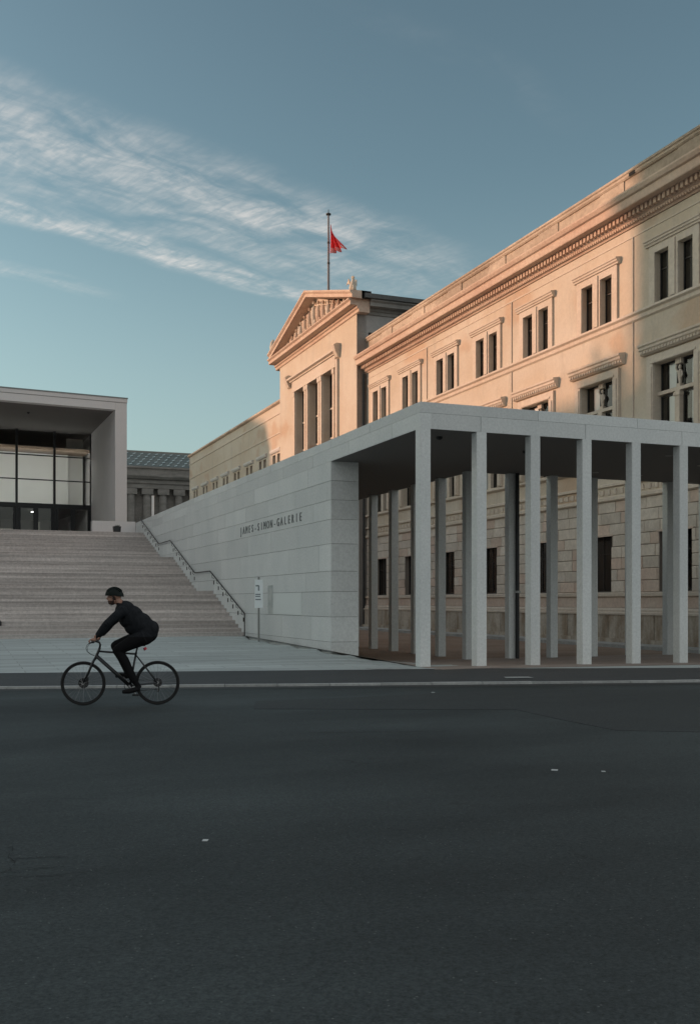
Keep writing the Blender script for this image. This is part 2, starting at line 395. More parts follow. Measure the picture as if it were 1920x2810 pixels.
# asphalt repair patch on the right
def strip(name, pts, m, parent, z=ROADZ+.005):
    b = MB(); b.face([(x, y, z) for x, y in pts])
    for i in range(len(pts)):
        (x0, y0), (x1, y1) = pts[i], pts[(i+1) % len(pts)]; b.face([(x0, y0, ROADZ-.001), (x1, y1, ROADZ-.001), (x1, y1, z), (x0, y0, z)])
    return part(name, b, m, parent)
strip('asphalt_patch', [(-1.45, 15.4), (2.48, 15.31), (2.93, 13.9), (3.35, 12.85), (4.35, 12.68), (6.04, 12.6), (9.6, 13.0), (9.6, 18.9), (3.62, 18.75), (2.23, 18.4), (0, 17.2), (-1.54, 16.6)], PATCHM, road)
def crack(pts, wdt):
    b = MB(); top = []; bot = []
    for i, (x, y) in enumerate(pts):
        ww = wdt*random.uniform(.5, 1.3)
        top.append((x, y+ww, ROADZ+.006)); bot.append((x, y-ww, ROADZ+.006))
    for i in range(len(pts)-1): b.face([bot[i], bot[i+1], top[i+1], top[i]])
    part('crack', b, CRACKM, road)
CRACKM = mt('dark_crack_grit', (.014, .015, .015), 1)  # dark colour of the crack strips
def wander(x0, y0, x1, y1, n, j):
    return [(x0+(x1-x0)*i/n+random.uniform(-j, j)*.4, y0+(y1-y0)*i/n+random.uniform(-j, j)) for i in range(n+1)]
for q in ((-2.25, 6.75, -2.05, 6.2, 12, .035, .006), (-2.05, 6.2, -2.2, 5.75, 9, .03, .006), (-2.12, 6.45, -1.8, 6.5, 10, .025, .005), (-2.1, 6.1, -1.75, 6.25, 10, .025, .004),
          (-2.15, 5.9, -1.95, 5.6, 8, .02, .004), (1.32, 7.05, 1.44, 6.6, 12, .02, .005), (1.44, 6.6, 1.57, 6.3, 9, .02, .004), (-2.3, 5.95, -1.5, 6.12, 22, .02, .003), (-.5, 12.6, 1.2, 12.75, 24, .03, .009)):
    crack(wander(*q[:6]), q[6])

# floors inside the colonnade and in the court
def sheet(name, s0, s1, t0, t1, m, dz, n=12):
    b = MB(); ns = max(1, int((s1-s0)/1)); ntt = max(1, int((t1-t0)/1.0)+1)
    for i in range(ns):
        for j in range(ntt):
            q = [(s0+(s1-s0)*(i+di)/ns, t0+(t1-t0)*(j+dj)/ntt) for di, dj in ((0, 0), (1, 0), (1, 1), (0, 1))]
            b.face([(s, t, G(s, t)+dz) for s, t in q])
    return struct(name, b, m)
sheet('portico_floor', 0, 30, -.9, 7.3, FLOORM, .005)
sheet('courtyard_floor', 1, 16.5, 7.3, 60, COURTM, .005)

# ------------------------------------------------------------------ stair wall of the gallery with its slabs
WT = 6.41
def plate(P, name, x0, x1, y0, y1, z0, z1, m=CONC):
    s, t, z = ORG[P.name]
    return part(name, MB().box(x0-s, x1-s, y0-t, y1-t, z0-z, z1-z), m, P)
wall = thing('stair_wall', 'long pale grey slab-clad wall carrying the dark lettering beside the broad steps', 'wall', 0, 6.22, 0)
b = MB(); s, t, z = ORG[wall.name]
b.box(.03, .85, 6.25-t, 41-t, -.3, 6.36); part('wall_core', b, CONC_IN, wall)
LEV = [-.35, .37, 1.12, 1.88, 2.49, 3.31, 4.04, 4.62, 5.19, 5.77]
J = .006
for li in range(len(LEV)-1):
    z0, z1 = LEV[li]+J, LEV[li+1]-J
    L = 3.07; off = (li*1.27) % L
    ts = [6.22]; x = 6.22+(L-off if off > .4 else L)
    while x < 40.9: ts.append(x); x += L
    ts.append(41.0)
    for i in range(len(ts)-1):
        a, c = ts[i]+(J if i else 0), ts[i+1]-J
        if c-a < .2: continue
        dd = random.uniform(0, .002)
        part('stone_slab', MB().box(0-dd, .03, a-t, c-t, z0, z1), CONC, wall)
    part('stone_slab', MB().box(.03, .88, 6.22-t, 6.25-t, z0, z1), CONC, wall)
# inner face towards the court
part('inner_face', MB().box(.85, .88, 6.25-t, 41-t, -.35, 5.77), CONC, wall)
b = MB().box(-.012, .0, 12.53-t, 9.0-t, 1.13, 1.87)
part('display_panel', MB().box(-.014, -.003, 8.98-t, 12.1-t, 1.135, 1.875), PANEL, wall)
part('dark_patch', MB().box(-.010, -.003, 12.14-t, 12.72-t, 1.14, 2.15), DARKPATCH, wall)  # darker mottled patch left of the pale panel
# lettering
def letters(txt, s, t_start, t_end, z, size, parent, m, th=.02):
    adv = (t_start-t_end)/(len(txt)-1); o = ORG[parent.name]
    for i, ch in enumerate(txt):
        cu = bpy.data.curves.new('letter', 'FONT'); cu.body = ch; cu.size = size; cu.extrude = th/2; cu.align_x = 'CENTER'
        ob = bpy.data.objects.new('tmp', cu); COL.objects.link(ob)
        dg = bpy.context.evaluated_depsgraph_get(); me = bpy.data.meshes.new_from_object(ob.evaluated_get(dg))
        bpy.data.objects.remove(ob)
        if not len(me.vertices): continue
        # glyph x runs towards -t (left to right for the viewer), glyph y up, glyph z towards -s
        for v in me.vertices:
            x, y, zz_ = v.co; v.co = (-zz_, -x, y)
        me.materials.clear(); me.materials.append(m)
        part('letter', me, m, parent, loc=(s-o[0], t_start-adv*i-o[1], z-o[2]))
letters('JAMES-SIMON-GALERIE', -.012, 16.35, 9.05, 4.19, .40, wall, LETTER)

# ------------------------------------------------------------------ colonnade
port = thing('colonnade', 'pale grey colonnade of slim square posts under a flat roof slab', 'colonnade', 0, 0, 0)
CW = .28
def column(s, t):
    gz = min(G(s, t), G(s+CW, t+CW))-.05
    h = 5.77-gz
    b = MB(); e = .012
    pr = [(e, 0), (CW-e, 0), (CW, e), (CW, CW-e), (CW-e, CW), (e, CW), (0, CW-e), (0, e)]
    n = len(b.v)
    for z in (0, h): b.v += [(x, y, z) for x, y in pr]
    for i in range(8): b.f.append((i, (i+1) % 8, 8+(i+1) % 8, 8+i)); b.mi.append(0)
    b.f.append(tuple(range(8, 16))); b.mi.append(0)
    part('column', b, CONC, port, loc=(s, t, gz))
for i in range(10): column(0.002+1.535*i, 0.002)
for k in range(7): column(4.83+1.575*k, 6.82)
for k in range(1, 13): column(4.83, 6.82+1.985*k)
SE = 15.2   # end of colonnade
TB = 7.12; SB = 5.13; TE = 34.0
# roof core (ceiling underneath)
b = MB(); b.box(.3, SE-.03, .3, TB-.03, 5.785, 6.36); b.box(.3, SB-.03, TB-.03, TE, 5.785, 6.36)
part('roof_core', b, CONC_IN, port)
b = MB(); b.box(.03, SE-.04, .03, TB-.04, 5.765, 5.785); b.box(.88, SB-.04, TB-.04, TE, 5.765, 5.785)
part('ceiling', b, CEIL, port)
b = MB(); b.box(.02, SE-.02, .02, TB-.02, 6.362, 6.40); b.box(.02, SB-.02, TB-.02, TE, 6.362, 6.40); part('roof_sheet', b, CONC, port)
JB = .007
def run(axis, fixed0, fixed1, a0, a1, start, step, z0, z1):
    xs_ = [a0]; x = start
    while x < a1-.3:
        if x > a0+.1: xs_.append(x)
        x += step
    xs_.append(a1)
    for i in range(len(xs_)-1):
        p, q = xs_[i]+(JB if i else 0), xs_[i+1]-(JB if i < len(xs_)-2 else 0)
        if axis == 's': part('roof_slab', MB().box(p, q, fixed0, fixed1, z0, z1), CONC, port)
        else: part('roof_slab', MB().box(fixed0, fixed1, p, q, z0, z1), CONC, port)
# front face, left face (over the wall), inner faces
run('s', 0, .3, .302, SE, .302+2.98, 3.02, 6.153, WT); run('s', 0, .3, .302, SE, 1.65, 3.05, 5.77, 6.147)
run('t', 0, .3, 0, 41, 3.2, 3.07, 6.153, WT); run('t', 0, .3, 0, 41, 1.7, 3.07, 5.77, 6.147)
run('s', TB-.03, TB, SB, SE, SB+3, 3.05, 5.77, WT); run('t', SB-.03, SB, TB, TE, TB+3, 3.05, 5.77, WT)
part('roof_slab', MB().box(SE-.03, SE, .302, TB-.03, 5.77, WT), CONC, port)
part('security_camera', MB().blob((1.0, 1.0, 5.74), (.09, .09, .06)).tube([(1, 1, 5.74), (1, 1, 5.77)], .06), BLACKM, port)
part('security_camera', MB().blob((4.3, 2.3, 5.74), (.09, .09, .06)).tube([(4.3, 2.3, 5.74), (4.3, 2.3, 5.77)], .06), BLACKM, port)
for (s, t) in ((8.6, 1.6), (10.6, 1.6), (10.9, 3.0), (8.9, 5.6), (10.7, 5.7), (12.6, 3.0), (12.4, 1.6)):
    part('downlight', MB().tube([(s, t, 5.752), (s, t, 5.77)], .10, 16), mt('downlight_ring', (.32, .32, .31), .5), port)
part('drain_pipe', MB().tube([(6.66, 6.73, -.35), (6.66, 6.73, 5.76)], .065, 12), BLACKM, port)
part('pipe_bracket', MB().box(6.58, 6.74, 6.655, 6.815, 1.86, 1.93), KERBM, port)

# ------------------------------------------------------------------ broad stairs
st = thing('staircase', 'broad weathered stone steps climbing in three flights to the glazed entrance', 'stairs', 0, 15.9, 0)
SL = -26
zz0 = .24; rise = .15; nstep = 0
prof = []
flights = [(15.9, .46), (24.3, .47), (32.7, .50)]
risers = [f+i*d for f, d in flights for i in range(12)]
for i, rt in enumerate(risers):
    z1 = zz0+rise*(i+1); z0 = z1-rise
    end = risers[i+1] if i+1 < len(risers) else 41
    nose = .015
    full = end-rt > 1
    # each step is one long tread block; thin shadow gap below the nosing
    b = MB()
    b.box(SL, -.004, rt-15.9, end-15.9+.03, z0-.20, z1-.045)
    part('step', b, STEP, st)
    x = SL; off = random.uniform(.8, 2.4)
    b2 = MB(); cuts = [SL]; x = SL+off
    while x < -.6: cuts.append(x); x += random.choice((1.8, 2.0, 2.2))
    cuts.append(-.004)
    for k in range(len(cuts)-1):
        b2.box(cuts[k]+.003, cuts[k+1]-.003, rt-nose-15.9, end-15.9-.001, z1-.045+.001, z1)
    part('step_tread', b2, STEP, st)
struct('terrace', MB().box(SL-10, 5.1, 41.02, 100, -.45, 5.64), STEP)
# strip joint at the foot of the wall
b = MB()
for t in [i*.5 for i in range(12, 32)]:
    b.face([(-.10, t, G(-.1, t)+.006), (0, t, G(0, t)+.006), (0, t+.5, G(0, t+.5)+.006), (-.10, t+.5, G(-.1, t+.5)+.006)])
struct('drain_channel', b, GUTTER)

# handrail
hr = thing('handrail', 'thin dark metal handrail stepping down along the pale stair wall', 'handrail', -.09, 15.4, .24)
o = rel(hr)
def stepz(t):
    z = zz0
    for rt in risers:
        if t >= rt: z += rise
    return z
pts = [(39.6, 6.52), (38.9, 6.52), (33.0, 4.70), (29.9, 4.72), (24.2, 2.90), (21.2, 2.90), (15.6, 1.13)]
part('rail', MB().tube([(-.09+o[0], t+o[1], z+o[2]) for t, z in pts], .025, 8), RAILM, hr)
part('post', MB().tube([(-.09+o[0], 15.55+o[1], .2+o[2]), (-.09+o[0], 15.55+o[1], 1.12+o[2])], .022, 8), RAILM, hr)
for (ta, za), (tb, zb), n in (((38.9, 6.52), (33.0, 4.70), 7), ((29.9, 4.72), (24.2, 2.90), 7), ((21.2, 2.90), (15.6, 1.13), 7)):
    for i in range(n):
        f = (i+.5)/n; t, z = ta+(tb-ta)*f, za+(zb-za)*f
        part('bracket', MB().tube([(0-.003+o[0], t+o[1], z-.2+o[2]), (-.09+o[0], t+o[1], z-.17+o[2]), (-.09+o[0], t+o[1], z+o[2])], .011, 6), RAILM, hr)
        part('step_lamp', MB().box(-.02+o[0], .002+o[0], t-.05+o[1], t+.05+o[1], z-.46+o[2], z-.30+o[2]), RAILM, hr)

# sign
sg = thing('information_sign', 'narrow white information sign on a thin grey pole in front of the wall', 'sign', -.45, 12.36, .19)
part('pole', MB().tube([(0, 0, -.05), (0, 0, 2.25)], .035, 10), mt('sign_pole_steel', (.25, .26, .25), .5, metal=.3), sg)
pn = part('panel', MB().box(-.14, .14, -.05, -.01, 1.16, 2.16), WHITE, sg); pn.rotation_euler = (0, 0, -.25)
for q in ((-.11, -.0, 1.92, 1.97), (-.03, .02, 1.77, 1.95), (-.12, .06, 1.62, 1.66), (-.12, .05, 1.55, 1.59), (-.12, .07, 1.44, 1.48)):
    part('print_mark', MB().box(q[0], q[1], -.054, -.051, q[2], q[3]), SIGNINK, pn)

# ------------------------------------------------------------------ gallery entrance (top of the stairs)
ent = thing('entrance_building', 'grey box-framed entrance hall with tall glazed front at the head of the steps', 'building', world=(-14.02, 64.15, 0), rot=R(27))
# local frame: x along the front (to the right), y into the building
PH = R(27); sk = math.tan(PH-R(22.3))     # the return wall is skewed against the front
def ent_quad_wall(x0, x1, ya, yb, z0, z1, skew=True):
    b = MB(); k = -sk*0
    return b
ZT, ZSf, ZP = 14.34, 13.58, 5.64
LE = -30
def skx(y): return y*math.tan(PH-R(22.5))
b = MB()
# right wall (prism, skewed)
D = 10.2
v = [(-.73, 0), (0, 0), (skx(24), 24), (-.73+skx(24), 24)]
n = len(b.v)
for z in (ZP, ZT-.72): b.v += [(x, y, z) for x, y in v]
for f in ((0, 1, 5, 4), (1, 2, 6, 5), (2, 3, 7, 6), (3, 0, 4, 7), (4, 5, 6, 7)): b.f.append(f); b.mi.append(0)
part('side_wall', b, ENTR, ent)
b = MB().box(LE, -.73, .0, .6, ZSf, ZT-.30); part('front_beam', b, ENTR, ent)
part('front_beam', MB().box(-.724, 0, 0, .6, ZT-.718, ZT-.30), ENTR, ent)
part('beam_cap', MB().box(LE, .03, -.03, .6, ZT-.27, ZT-.03), ENTR, ent)
part('roof_edge', MB().box(LE, .06, -.06, .7, ZT-.03, ZT+.04), mt('zinc_roof_edge', (.20, .22, .22), .5), ent)
part('beam_joint', MB().box(LE, -.01, .02, .6, ZT-.30, ZT-.27), CONC_IN, ent)
def skew_slab(y0, y1, z0, z1, dx=-.71):
    b = MB(); n = 0
    b.v += [(LE, y0, z) for z in (z0, z1)]+[(skx(y0)+dx, y0, z) for z in (z0, z1)]+[(skx(y1)+dx, y1, z) for z in (z0, z1)]+[(LE, y1, z) for z in (z0, z1)]
    b.f += [(0, 2, 4, 6), (1, 7, 5, 3), (0, 1, 3, 2), (2, 3, 5, 4), (4, 5, 7, 6), (6, 7, 1, 0)]; b.mi += [0]*6; return b
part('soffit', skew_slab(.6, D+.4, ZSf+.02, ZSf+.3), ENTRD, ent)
part('hall_roof', skew_slab(.71, 23, ZSf+.32, ZT-.04, -.05), CONC_IN, ent)
part('left_wall', MB().box(LE-.7, LE, 0, 24, ZP, ZT), ENTR, ent)
part('back_wall', MB().box(LE, skx(22), 23.3, 24, ZP, ZT-.8), ENTR, ent)
part('camera_dome', MB().blob((-5.4, 3.5, ZSf), (.09, .09, .08)), BLACKM, ent)
XR = -.73+skx(D)
zr = [ZSf, 11.84, 10.13, 8.43]
bay = 2.57
for i in range(12):
    x1 = XR-bay*i; x0 = x1-bay
    if x0 < LE: break
    part('mullion', MB().box(x1-.07, x1+.07, D-.10, D+.14, ZP, ZSf), BLACKM, ent)
    for k in range(3):
        gw = part('window', MB().box(x0+.07, x1-.07, D+.0, D+.06, zr[k+1]-.04, zr[k+1]+.04), BLACKM, ent)
        part('pane', MB().face([(x0+.07, D+.02, zr[k+1]+.04), (x1-.07, D+.02, zr[k+1]+.04), (x1-.07, D+.02, zr[k]-.04), (x0+.07, D+.02, zr[k]-.04)]), GLASSD, gw)
    hd_ = part('door_header', MB().box(x0+.07, x1-.07, D-.06, D+.10, zr[3]-.30, zr[3]-.04), BLACKM, ent)
    for k in range(2):
        a, c = x0+.10+k*1.2, x0+.10+(k+1)*1.2
        b = MB(); b.box(a, a+.17, D, D+.08, ZP, zr[3]-.30); b.box(c-.17, c, D, D+.08, ZP, zr[3]-.30); b.box(a+.17, c-.17, D, D+.08, ZP, ZP+.25)
        dr = part('door', b, BLACKM, ent)
        part('door_glass', MB().face([(a+.17, D+.04, ZP+.25), (c-.17, D+.04, ZP+.25), (c-.17, D+.04, zr[3]-.30), (a+.17, D+.04, zr[3]-.30)]), GLASSD, dr)
        part('door_handle', MB().tube([(c-.24, D-.06, ZP+.9), (c-.24, D-.06, ZP+1.6)], .018, 6), KERBM, dr)
part('lobby_gallery', MB().box(LE+.2, XR-1.2, D+2.0, D+2.3, 8.45, 12.25), PALEWALL, ent)
part('lobby_gallery', MB().box(XR-1.19, XR-.02, D+2.6, D+2.9, 8.45, ZSf-.02), PALEWALL, ent)
part('lobby_ceiling', MB().box(LE+.2, XR, D+.3, 23, 12.3, 12.5), mt('ochre_lobby_ceiling', (.30, .22, .16), .8), ent)
LAMP_FILL = bpy.data.materials.new('lobby_lamp_and_fill'); LAMP_FILL.use_nodes = True; _b = LAMP_FILL.node_tree.nodes['Principled BSDF']; _b.inputs['Emission Color'].default_value = (.98, 1, .98, 1); _b.inputs['Emission Strength'].default_value = 9
part('fill_strip', MB().box(LE+.2, XR-.1, D+.12, D+.16, 11.815, 11.85).box(LE+.2, XR-.1, D+.12, D+.16, 8.40, 8.435), LAMP_FILL, ent)  # unseen glowing strips added behind the bars to brighten the pale wall
for x in (-3.4, -6.0, -8.6, -11.2, -13.8): part('ceiling_lamp', MB().box(x-.14, x+.14, D+3.2, D+3.24, 8.1, 8.13), LAMP_FILL, ent)
part('lobby_floor', MB().box(LE+.2, XR, D+.2, 23, ZP, ZP+.01), ENTRD, ent)
part('lobby_floor', MB().box(LE+.2, XR, D+1.2, 23, 8.25, 8.4), ENTRD, ent)
lob = mt('lobby_desk_white', (.6, .58, .52), .6)
for (x, y, wd_, h) in ((-3.2, 13, .35, 1.7), (-5.3, 12.6, 1.3, 1.15), (-8.2, 13.6, .3, 2.0), (-10.3, 12.4, .9, 1.25), (-1.9, 12.2, .5, 1.1), (-7.0, 12.0, .4, 1.5)):
    part('lobby_desk', MB().box(x-wd_/2, x+wd_/2, y, y+.4, ZP+.01, ZP+h), lob, ent)
# low parapet joining wall and entrance, planter
pr = thing('parapet', 'low pale parapet block between the stair wall and entrance pillar', 'wall', -2.6, 41.4, 5.64)
part('block', MB().box(0, 2.6, -.3, .4, 0, .85), ENTR, pr)
pt = thing('planter', 'small black planter box at the top of the steps by the pillar', 'planter', -1.35, 39.6, 5.64)
part('tub', MB().extrude([(-.19, 0), (.19, 0), (.22, .42), (-.22, .42)], -.2, .2), BLACKM, pt)
b = MB()
for i in range(40):
    a = random.uniform(0, 6.28); r_ = random.uniform(0, .17); h = random.uniform(.42, .56)
    b.face([(r_*math.cos(a)-.02, r_*math.sin(a), .40), (r_*math.cos(a)+.02, r_*math.sin(a), .40), (r_*1.3*math.cos(a), r_*1.3*math.sin(a), h)])
part('leaves', b, mt('dark_leaves', (.03, .045, .03), .8), pt, stuff=True)
bn = thing('litter_bin', 'low dark bollard-like bin cut by the left edge of the steps', 'bin', world=(-12.97, 37.2, .2), rot=0)
part('body', MB().tube([(0, 0, -.1), (0, 0, .62)], .26, 16), BLACKM, bn)
part('lid', MB().tube([(0, 0, .62), (0, 0, .70)], [.28, .20], 16), BLACKM, bn)
ms = thing('light_mast', 'slim white light mast rising behind the upper end of the stair wall', 'lamp post', 1.6, 44, 5.64)
part('pole', MB().tube([(0, 0, 0), (0, 0, 2.75)], .085, 12), WHITE, ms)
part('cap', MB().tube([(0, 0, 2.75), (0, 0, 2.8)], .1, 12), WHITE, ms)

# ------------------------------------------------------------------ windows of the museum (shared meshes)
def wmesh(w_, h, depth, bars=1, back_panel=True, cross=None):
    """frame, pane, blind meshes: origin bottom centre at wall face; x into wall, y along"""
    f = MB(); fw = .05; x = depth
    f.box(x, x+.07, -w_/2, -w_/2+fw, 0, h); f.box(x, x+.07, w_/2-fw, w_/2, 0, h)
    f.box(x, x+.07, -w_/2+fw, w_/2-fw, 0, fw); f.box(x, x+.07, -w_/2+fw, w_/2-fw, h-fw, h)
    if bars: f.box(x+.005, x+.065, -.025, .025, fw, h-fw); f.box(x+.01, x+.06, -w_/2+fw, w_/2-fw, h*.66, h*.66+.04)
    p = MB().face([(x+.035, w_/2-fw, fw), (x+.035, -w_/2+fw, fw), (x+.035, -w_/2+fw, h-fw), (x+.035, w_/2-fw, h-fw)])
    bl = MB().box(x+.08, x+.10, -w_/2+fw, .09, fw, h-.06)  # pale panel behind part of the pane
    return f.mesh('window', WFRAME), p.mesh('pane', GLASS), bl.mesh('back_panel', PALEPANEL)
def put_window(P, mesh3, s, t, z, back_panel=True):
    o = rel(P); wn_ = part('window', mesh3[0], None, P, loc=(s+o[0], t+o[1], z+o[2]))
    part('pane', mesh3[1], None, wn_)
    if back_panel: part('back_panel', mesh3[2], None, wn_)
    return wn_

SM = 16.0
CT = [5.45, 10.5, 15.65, 20.7, 25.6, 30.45, 35.3, 40.15]
MT0, MT1 = 2.2, 42.65
mus = thing('museum_building', 'long cream stone museum front glowing orange in low sun, rows of paired windows', 'building', SM, MT0, 0)
o = rel(mus)
up = [(c+d-.43, c+d+.43, 13.65, 15.68) for c in CT for d in (-.71, .71)]
mid = [(c-1.22, c+1.22, 7.55, 11.2) for c in CT]
holes = up+mid
gf = [(c-.98, c+.98, 2.0, 4.48) for c in CT]
def solidf(hs): return lambda y, z: not any(a < y < b_ and c < z < d for a, b_, c, d in hs)
ys = [MT0, MT1]+[q for h in holes for q in h[:2]]; zs = [5.95, 17.2]+[q for h in holes for q in h[2:]]
sh = lambda b: [setattr(b, 'v', [(x+o[0], y+o[1], z+o[2]) for x, y, z in b.v])] and b
part('upper_wall', sh(MB().grid_wall(SM, SM+.6, ys, zs, solidf(holes))), PLASTER, mus)
ys = [MT0, MT1]+[q for h in gf for q in h[:2]]; zs = [-.35, 5.95]+[q for h in gf for q in h[2:]]
part('ground_wall', sh(MB().grid_wall(SM+.03, SM+.6, ys, zs, solidf(gf))), JOINT, mus)
part('inner_core', sh(MB().box(SM+1.6, SM+14, MT0+.3, MT1+.2, -.3, 18)), DARKIN, mus)
part('floor_slab', sh(MB().box(SM+.6, SM+1.6, MT0+.3, MT1, 12.6, 12.9).box(SM+.6, SM+1.6, MT0+.3, MT1, 6.6, 6.9).box(SM+.6, SM+1.6, MT0+.3, MT1, 17.2, 17.4)), DARKIN, mus)
part('end_wall', sh(MB().box(SM+.0, SM+16, MT0-.4, MT0, -.3, 17.2)), PLASTER, mus)
part('roof', sh(MB().box(SM+.7, SM+16, MT0, MT1, 18.2, 18.5)), ROOFM, mus)
# rusticated blocks, one by one
CH = [1.98+.49*i for i in range(9)]
nb = 0; extra = MB()
for ri in range(8):
    z0, z1 = CH[ri], CH[ri+1]-.022
    t = MT0 + (.55 if ri % 2 else 0)
    x = MT0
    cuts = [MT0]
    x = t+.9
    while x < MT1-.5: cuts.append(x); x += random.uniform(.95, 1.45)
    cuts.append(MT1)
    for i in range(len(cuts)-1):
        a, c = cuts[i]+.011, cuts[i+1]-.011
        segs = [(a, c)]
        for (h0, h1, hz0, hz1) in gf:
            if z0 < hz1-.15 and z1 > hz0+.02:
                ns_ = []
                for p, q in segs:
                    if q <= h0 or p >= h1: ns_.append((p, q))
                    else:
                        if p < h0-.1: ns_.append((p, h0))
                        if q > h1+.1: ns_.append((h1, q))
                segs = ns_
        for p, q in segs:
            if q-p < .08: continue
            pz = -random.uniform(.0, .018); e = .02
            bb = MB(); n = 0
            x0, x1 = SM+pz, SM+.03
            # chamfered block
            bb.v += [(x0, p+e, z0+e), (x0, q-e, z0+e), (x0, q-e, z1-e), (x0, p+e, z1-e), (x0+e, p, z0), (x0+e, q, z0), (x0+e, q, z1), (x0+e, p, z1), (x1, p, z0), (x1, q, z0), (x1, q, z1), (x1, p, z1)]
            for f in ((3, 2, 1, 0), (0, 1, 5, 4), (1, 2, 6, 5), (2, 3, 7, 6), (3, 0, 4, 7), (4, 5, 9, 8), (5, 6, 10, 9), (6, 7, 11, 10), (7, 4, 8, 11)): bb.f.append(f); bb.mi.append(0)
            if 8.5 < q and p < 38 and nb < 296:
                part('stone_block', sh(bb), BLOCKP if random.random() < .28 else BLOCKM, mus); nb += 1
            else:
                k = len(extra.v); extra.v += bb.v; extra.f += [tuple(k+i_ for i_ in f) for f in bb.f]; extra.mi += bb.mi
part('block_courses', sh(extra), BLOCKM, mus, stuff=True)
# plinth: ledge, band, big stained blocks
part('plinth_ledge', sh(MB().extrude([(SM, 1.97), (SM-.14, 1.93), (SM-.14, 1.80), (SM-.05, 1.76), (SM, 1.76)], MT0, MT1)), SAND, mus)
part('plinth_band', sh(MB().box(SM-.06, SM+.03, MT0, MT1, 1.32, 1.757)), BLOCKP, mus)
part('plinth_moulding', sh(MB().extrude([(SM+.02, 1.317), (SM-.12, 1.30), (SM-.18, 1.22), (SM-.18, 1.14), (SM-.26, 1.10), (SM-.26, 1.02), (SM+.02, 1.02)], MT0, MT1)), SAND, mus)
x = MT0
while x < MT1:
    L = min(3.1, MT1-x)
    part('plinth_block', sh(MB().box(SM-.22, SM+.02, x+.02, x+L-.02, .02, 1.015)), PLINTH, mus); x += 3.1
part('base_course', sh(MB().box(SM-.34, SM+.02, MT0, MT1, -.35, .015)), PLINTH, mus)
struct('court_kerb', MB().box(SM-1.6, SM-.345, MT0, MT1, -.4, -.15), KERBM)
for t in (37.5, 22.8, 12.6): part('cellar_vent', sh(MB().box(SM-.225, SM-.215, t, t+.5, .25, .75)), DARKIN, mus)
# string course and ornament band
part('string_course', sh(MB().extrude([(SM, 6.12), (SM-.13, 6.06), (SM-.13, 5.94), (SM-.05, 5.88), (SM, 5.88)], MT0, MT1)), SAND, mus)
part('string_course', sh(MB().extrude([(SM, 6.68), (SM-.10, 6.64), (SM-.10, 6.54), (SM, 6.50)], MT0, MT1)), SAND, mus)
fb = MB(); t = MT0+.1
while t < MT1-.4:
    fb.box(SM-.05, SM+.0, t, t+.2, 6.2, 6.42); fb.box(SM-.035, SM, t+.24, t+.36, 6.24, 6.38); t += .46
part('fret_band', sh(fb), SAND, mus, stuff=True)
part('sill_course', sh(MB().extrude([(SM, 7.5), (SM-.16, 7.48), (SM-.16, 7.38), (SM-.04, 7.3), (SM, 7.3)], MT0, MT1)), SAND, mus)
part('sill_course', sh(MB().extrude([(SM, 13.645), (SM-.15, 13.63), (SM-.17, 13.53), (SM-.06, 13.46), (SM-.05, 13.33), (SM-.09, 13.30), (SM-.02, 13.24), (SM, 13.24)], MT0, MT1)), SAND, mus)
part('fillet', sh(MB().box(SM-.03, SM, MT0, MT1, 16.80, 16.86)), SAND, mus)
# main cornice
part('cornice', sh(MB().extrude([(SM+.6, 17.22), (SM-.06, 17.22), (SM-.10, 17.30), (SM-.20, 17.36), (SM-.20, 17.44), (SM-.26, 17.48), (SM-.26, 17.74), (SM-.78, 17.74), (SM-.80, 17.78), (SM-.80, 18.08), (SM-.90, 18.12), (SM-.98, 18.26), (SM-.98, 18.33), (SM+.02, 18.45), (SM+.6, 18.45)], MT0-.9, MT1-.0)), SANDR, mus)
db = MB(); t = MT0-.8
while t < MT1-.2:
    db.box(SM-.44, SM-.261, t, t+.15, 17.50, 17.735); t += .27
part('dentil_course', sh(db), SANDR, mus, stuff=True)
ed = MB(); t = MT0-.8
while t < MT1-.2:
    ed.box(SM-.22, SM-.10, t, t+.08, 17.30, 17.42); t += .16
part('egg_moulding', sh(ed), SANDR, mus, stuff=True)
# parapet
part('parapet', sh(MB().box(SM+.02, SM+.6, MT0-.3, MT1, 18.452, 19.38)), SANDD, mus)
part('parapet_base', sh(MB().extrude([(SM-.10, 18.50), (SM-.10, 18.66), (SM+.0, 18.74), (SM+.02, 18.74), (SM+.02, 18.46)], MT0-.3, MT1)), SANDD, mus)
part('parapet_cap', sh(MB().extrude([(SM+.62, 19.382), (SM-.04, 19.382), (SM-.10, 19.45), (SM-.10, 19.53), (SM-.16, 19.57), (SM-.16, 19.66), (SM+.62, 19.72)], MT0-.4, MT1)), SANDD, mus)
for c in CT:
    part('parapet_pier', sh(MB().box(SM-.03, SM+.02, c-1.9, c-.2, 18.75, 19.375)), SANDD, mus)
part('rain_outlet', sh(MB().box(SM-.115, SM-.09, 12.9, 13.3, 19.40, 19.60)), DARKIN, mus)
for t in (8.0, 13.12, 23.05, 33.0): part('downpipe', sh(MB().tube([(SM-.03, t, 6.7), (SM-.03, t, 16.8)], .03, 6)), SAND, mus)
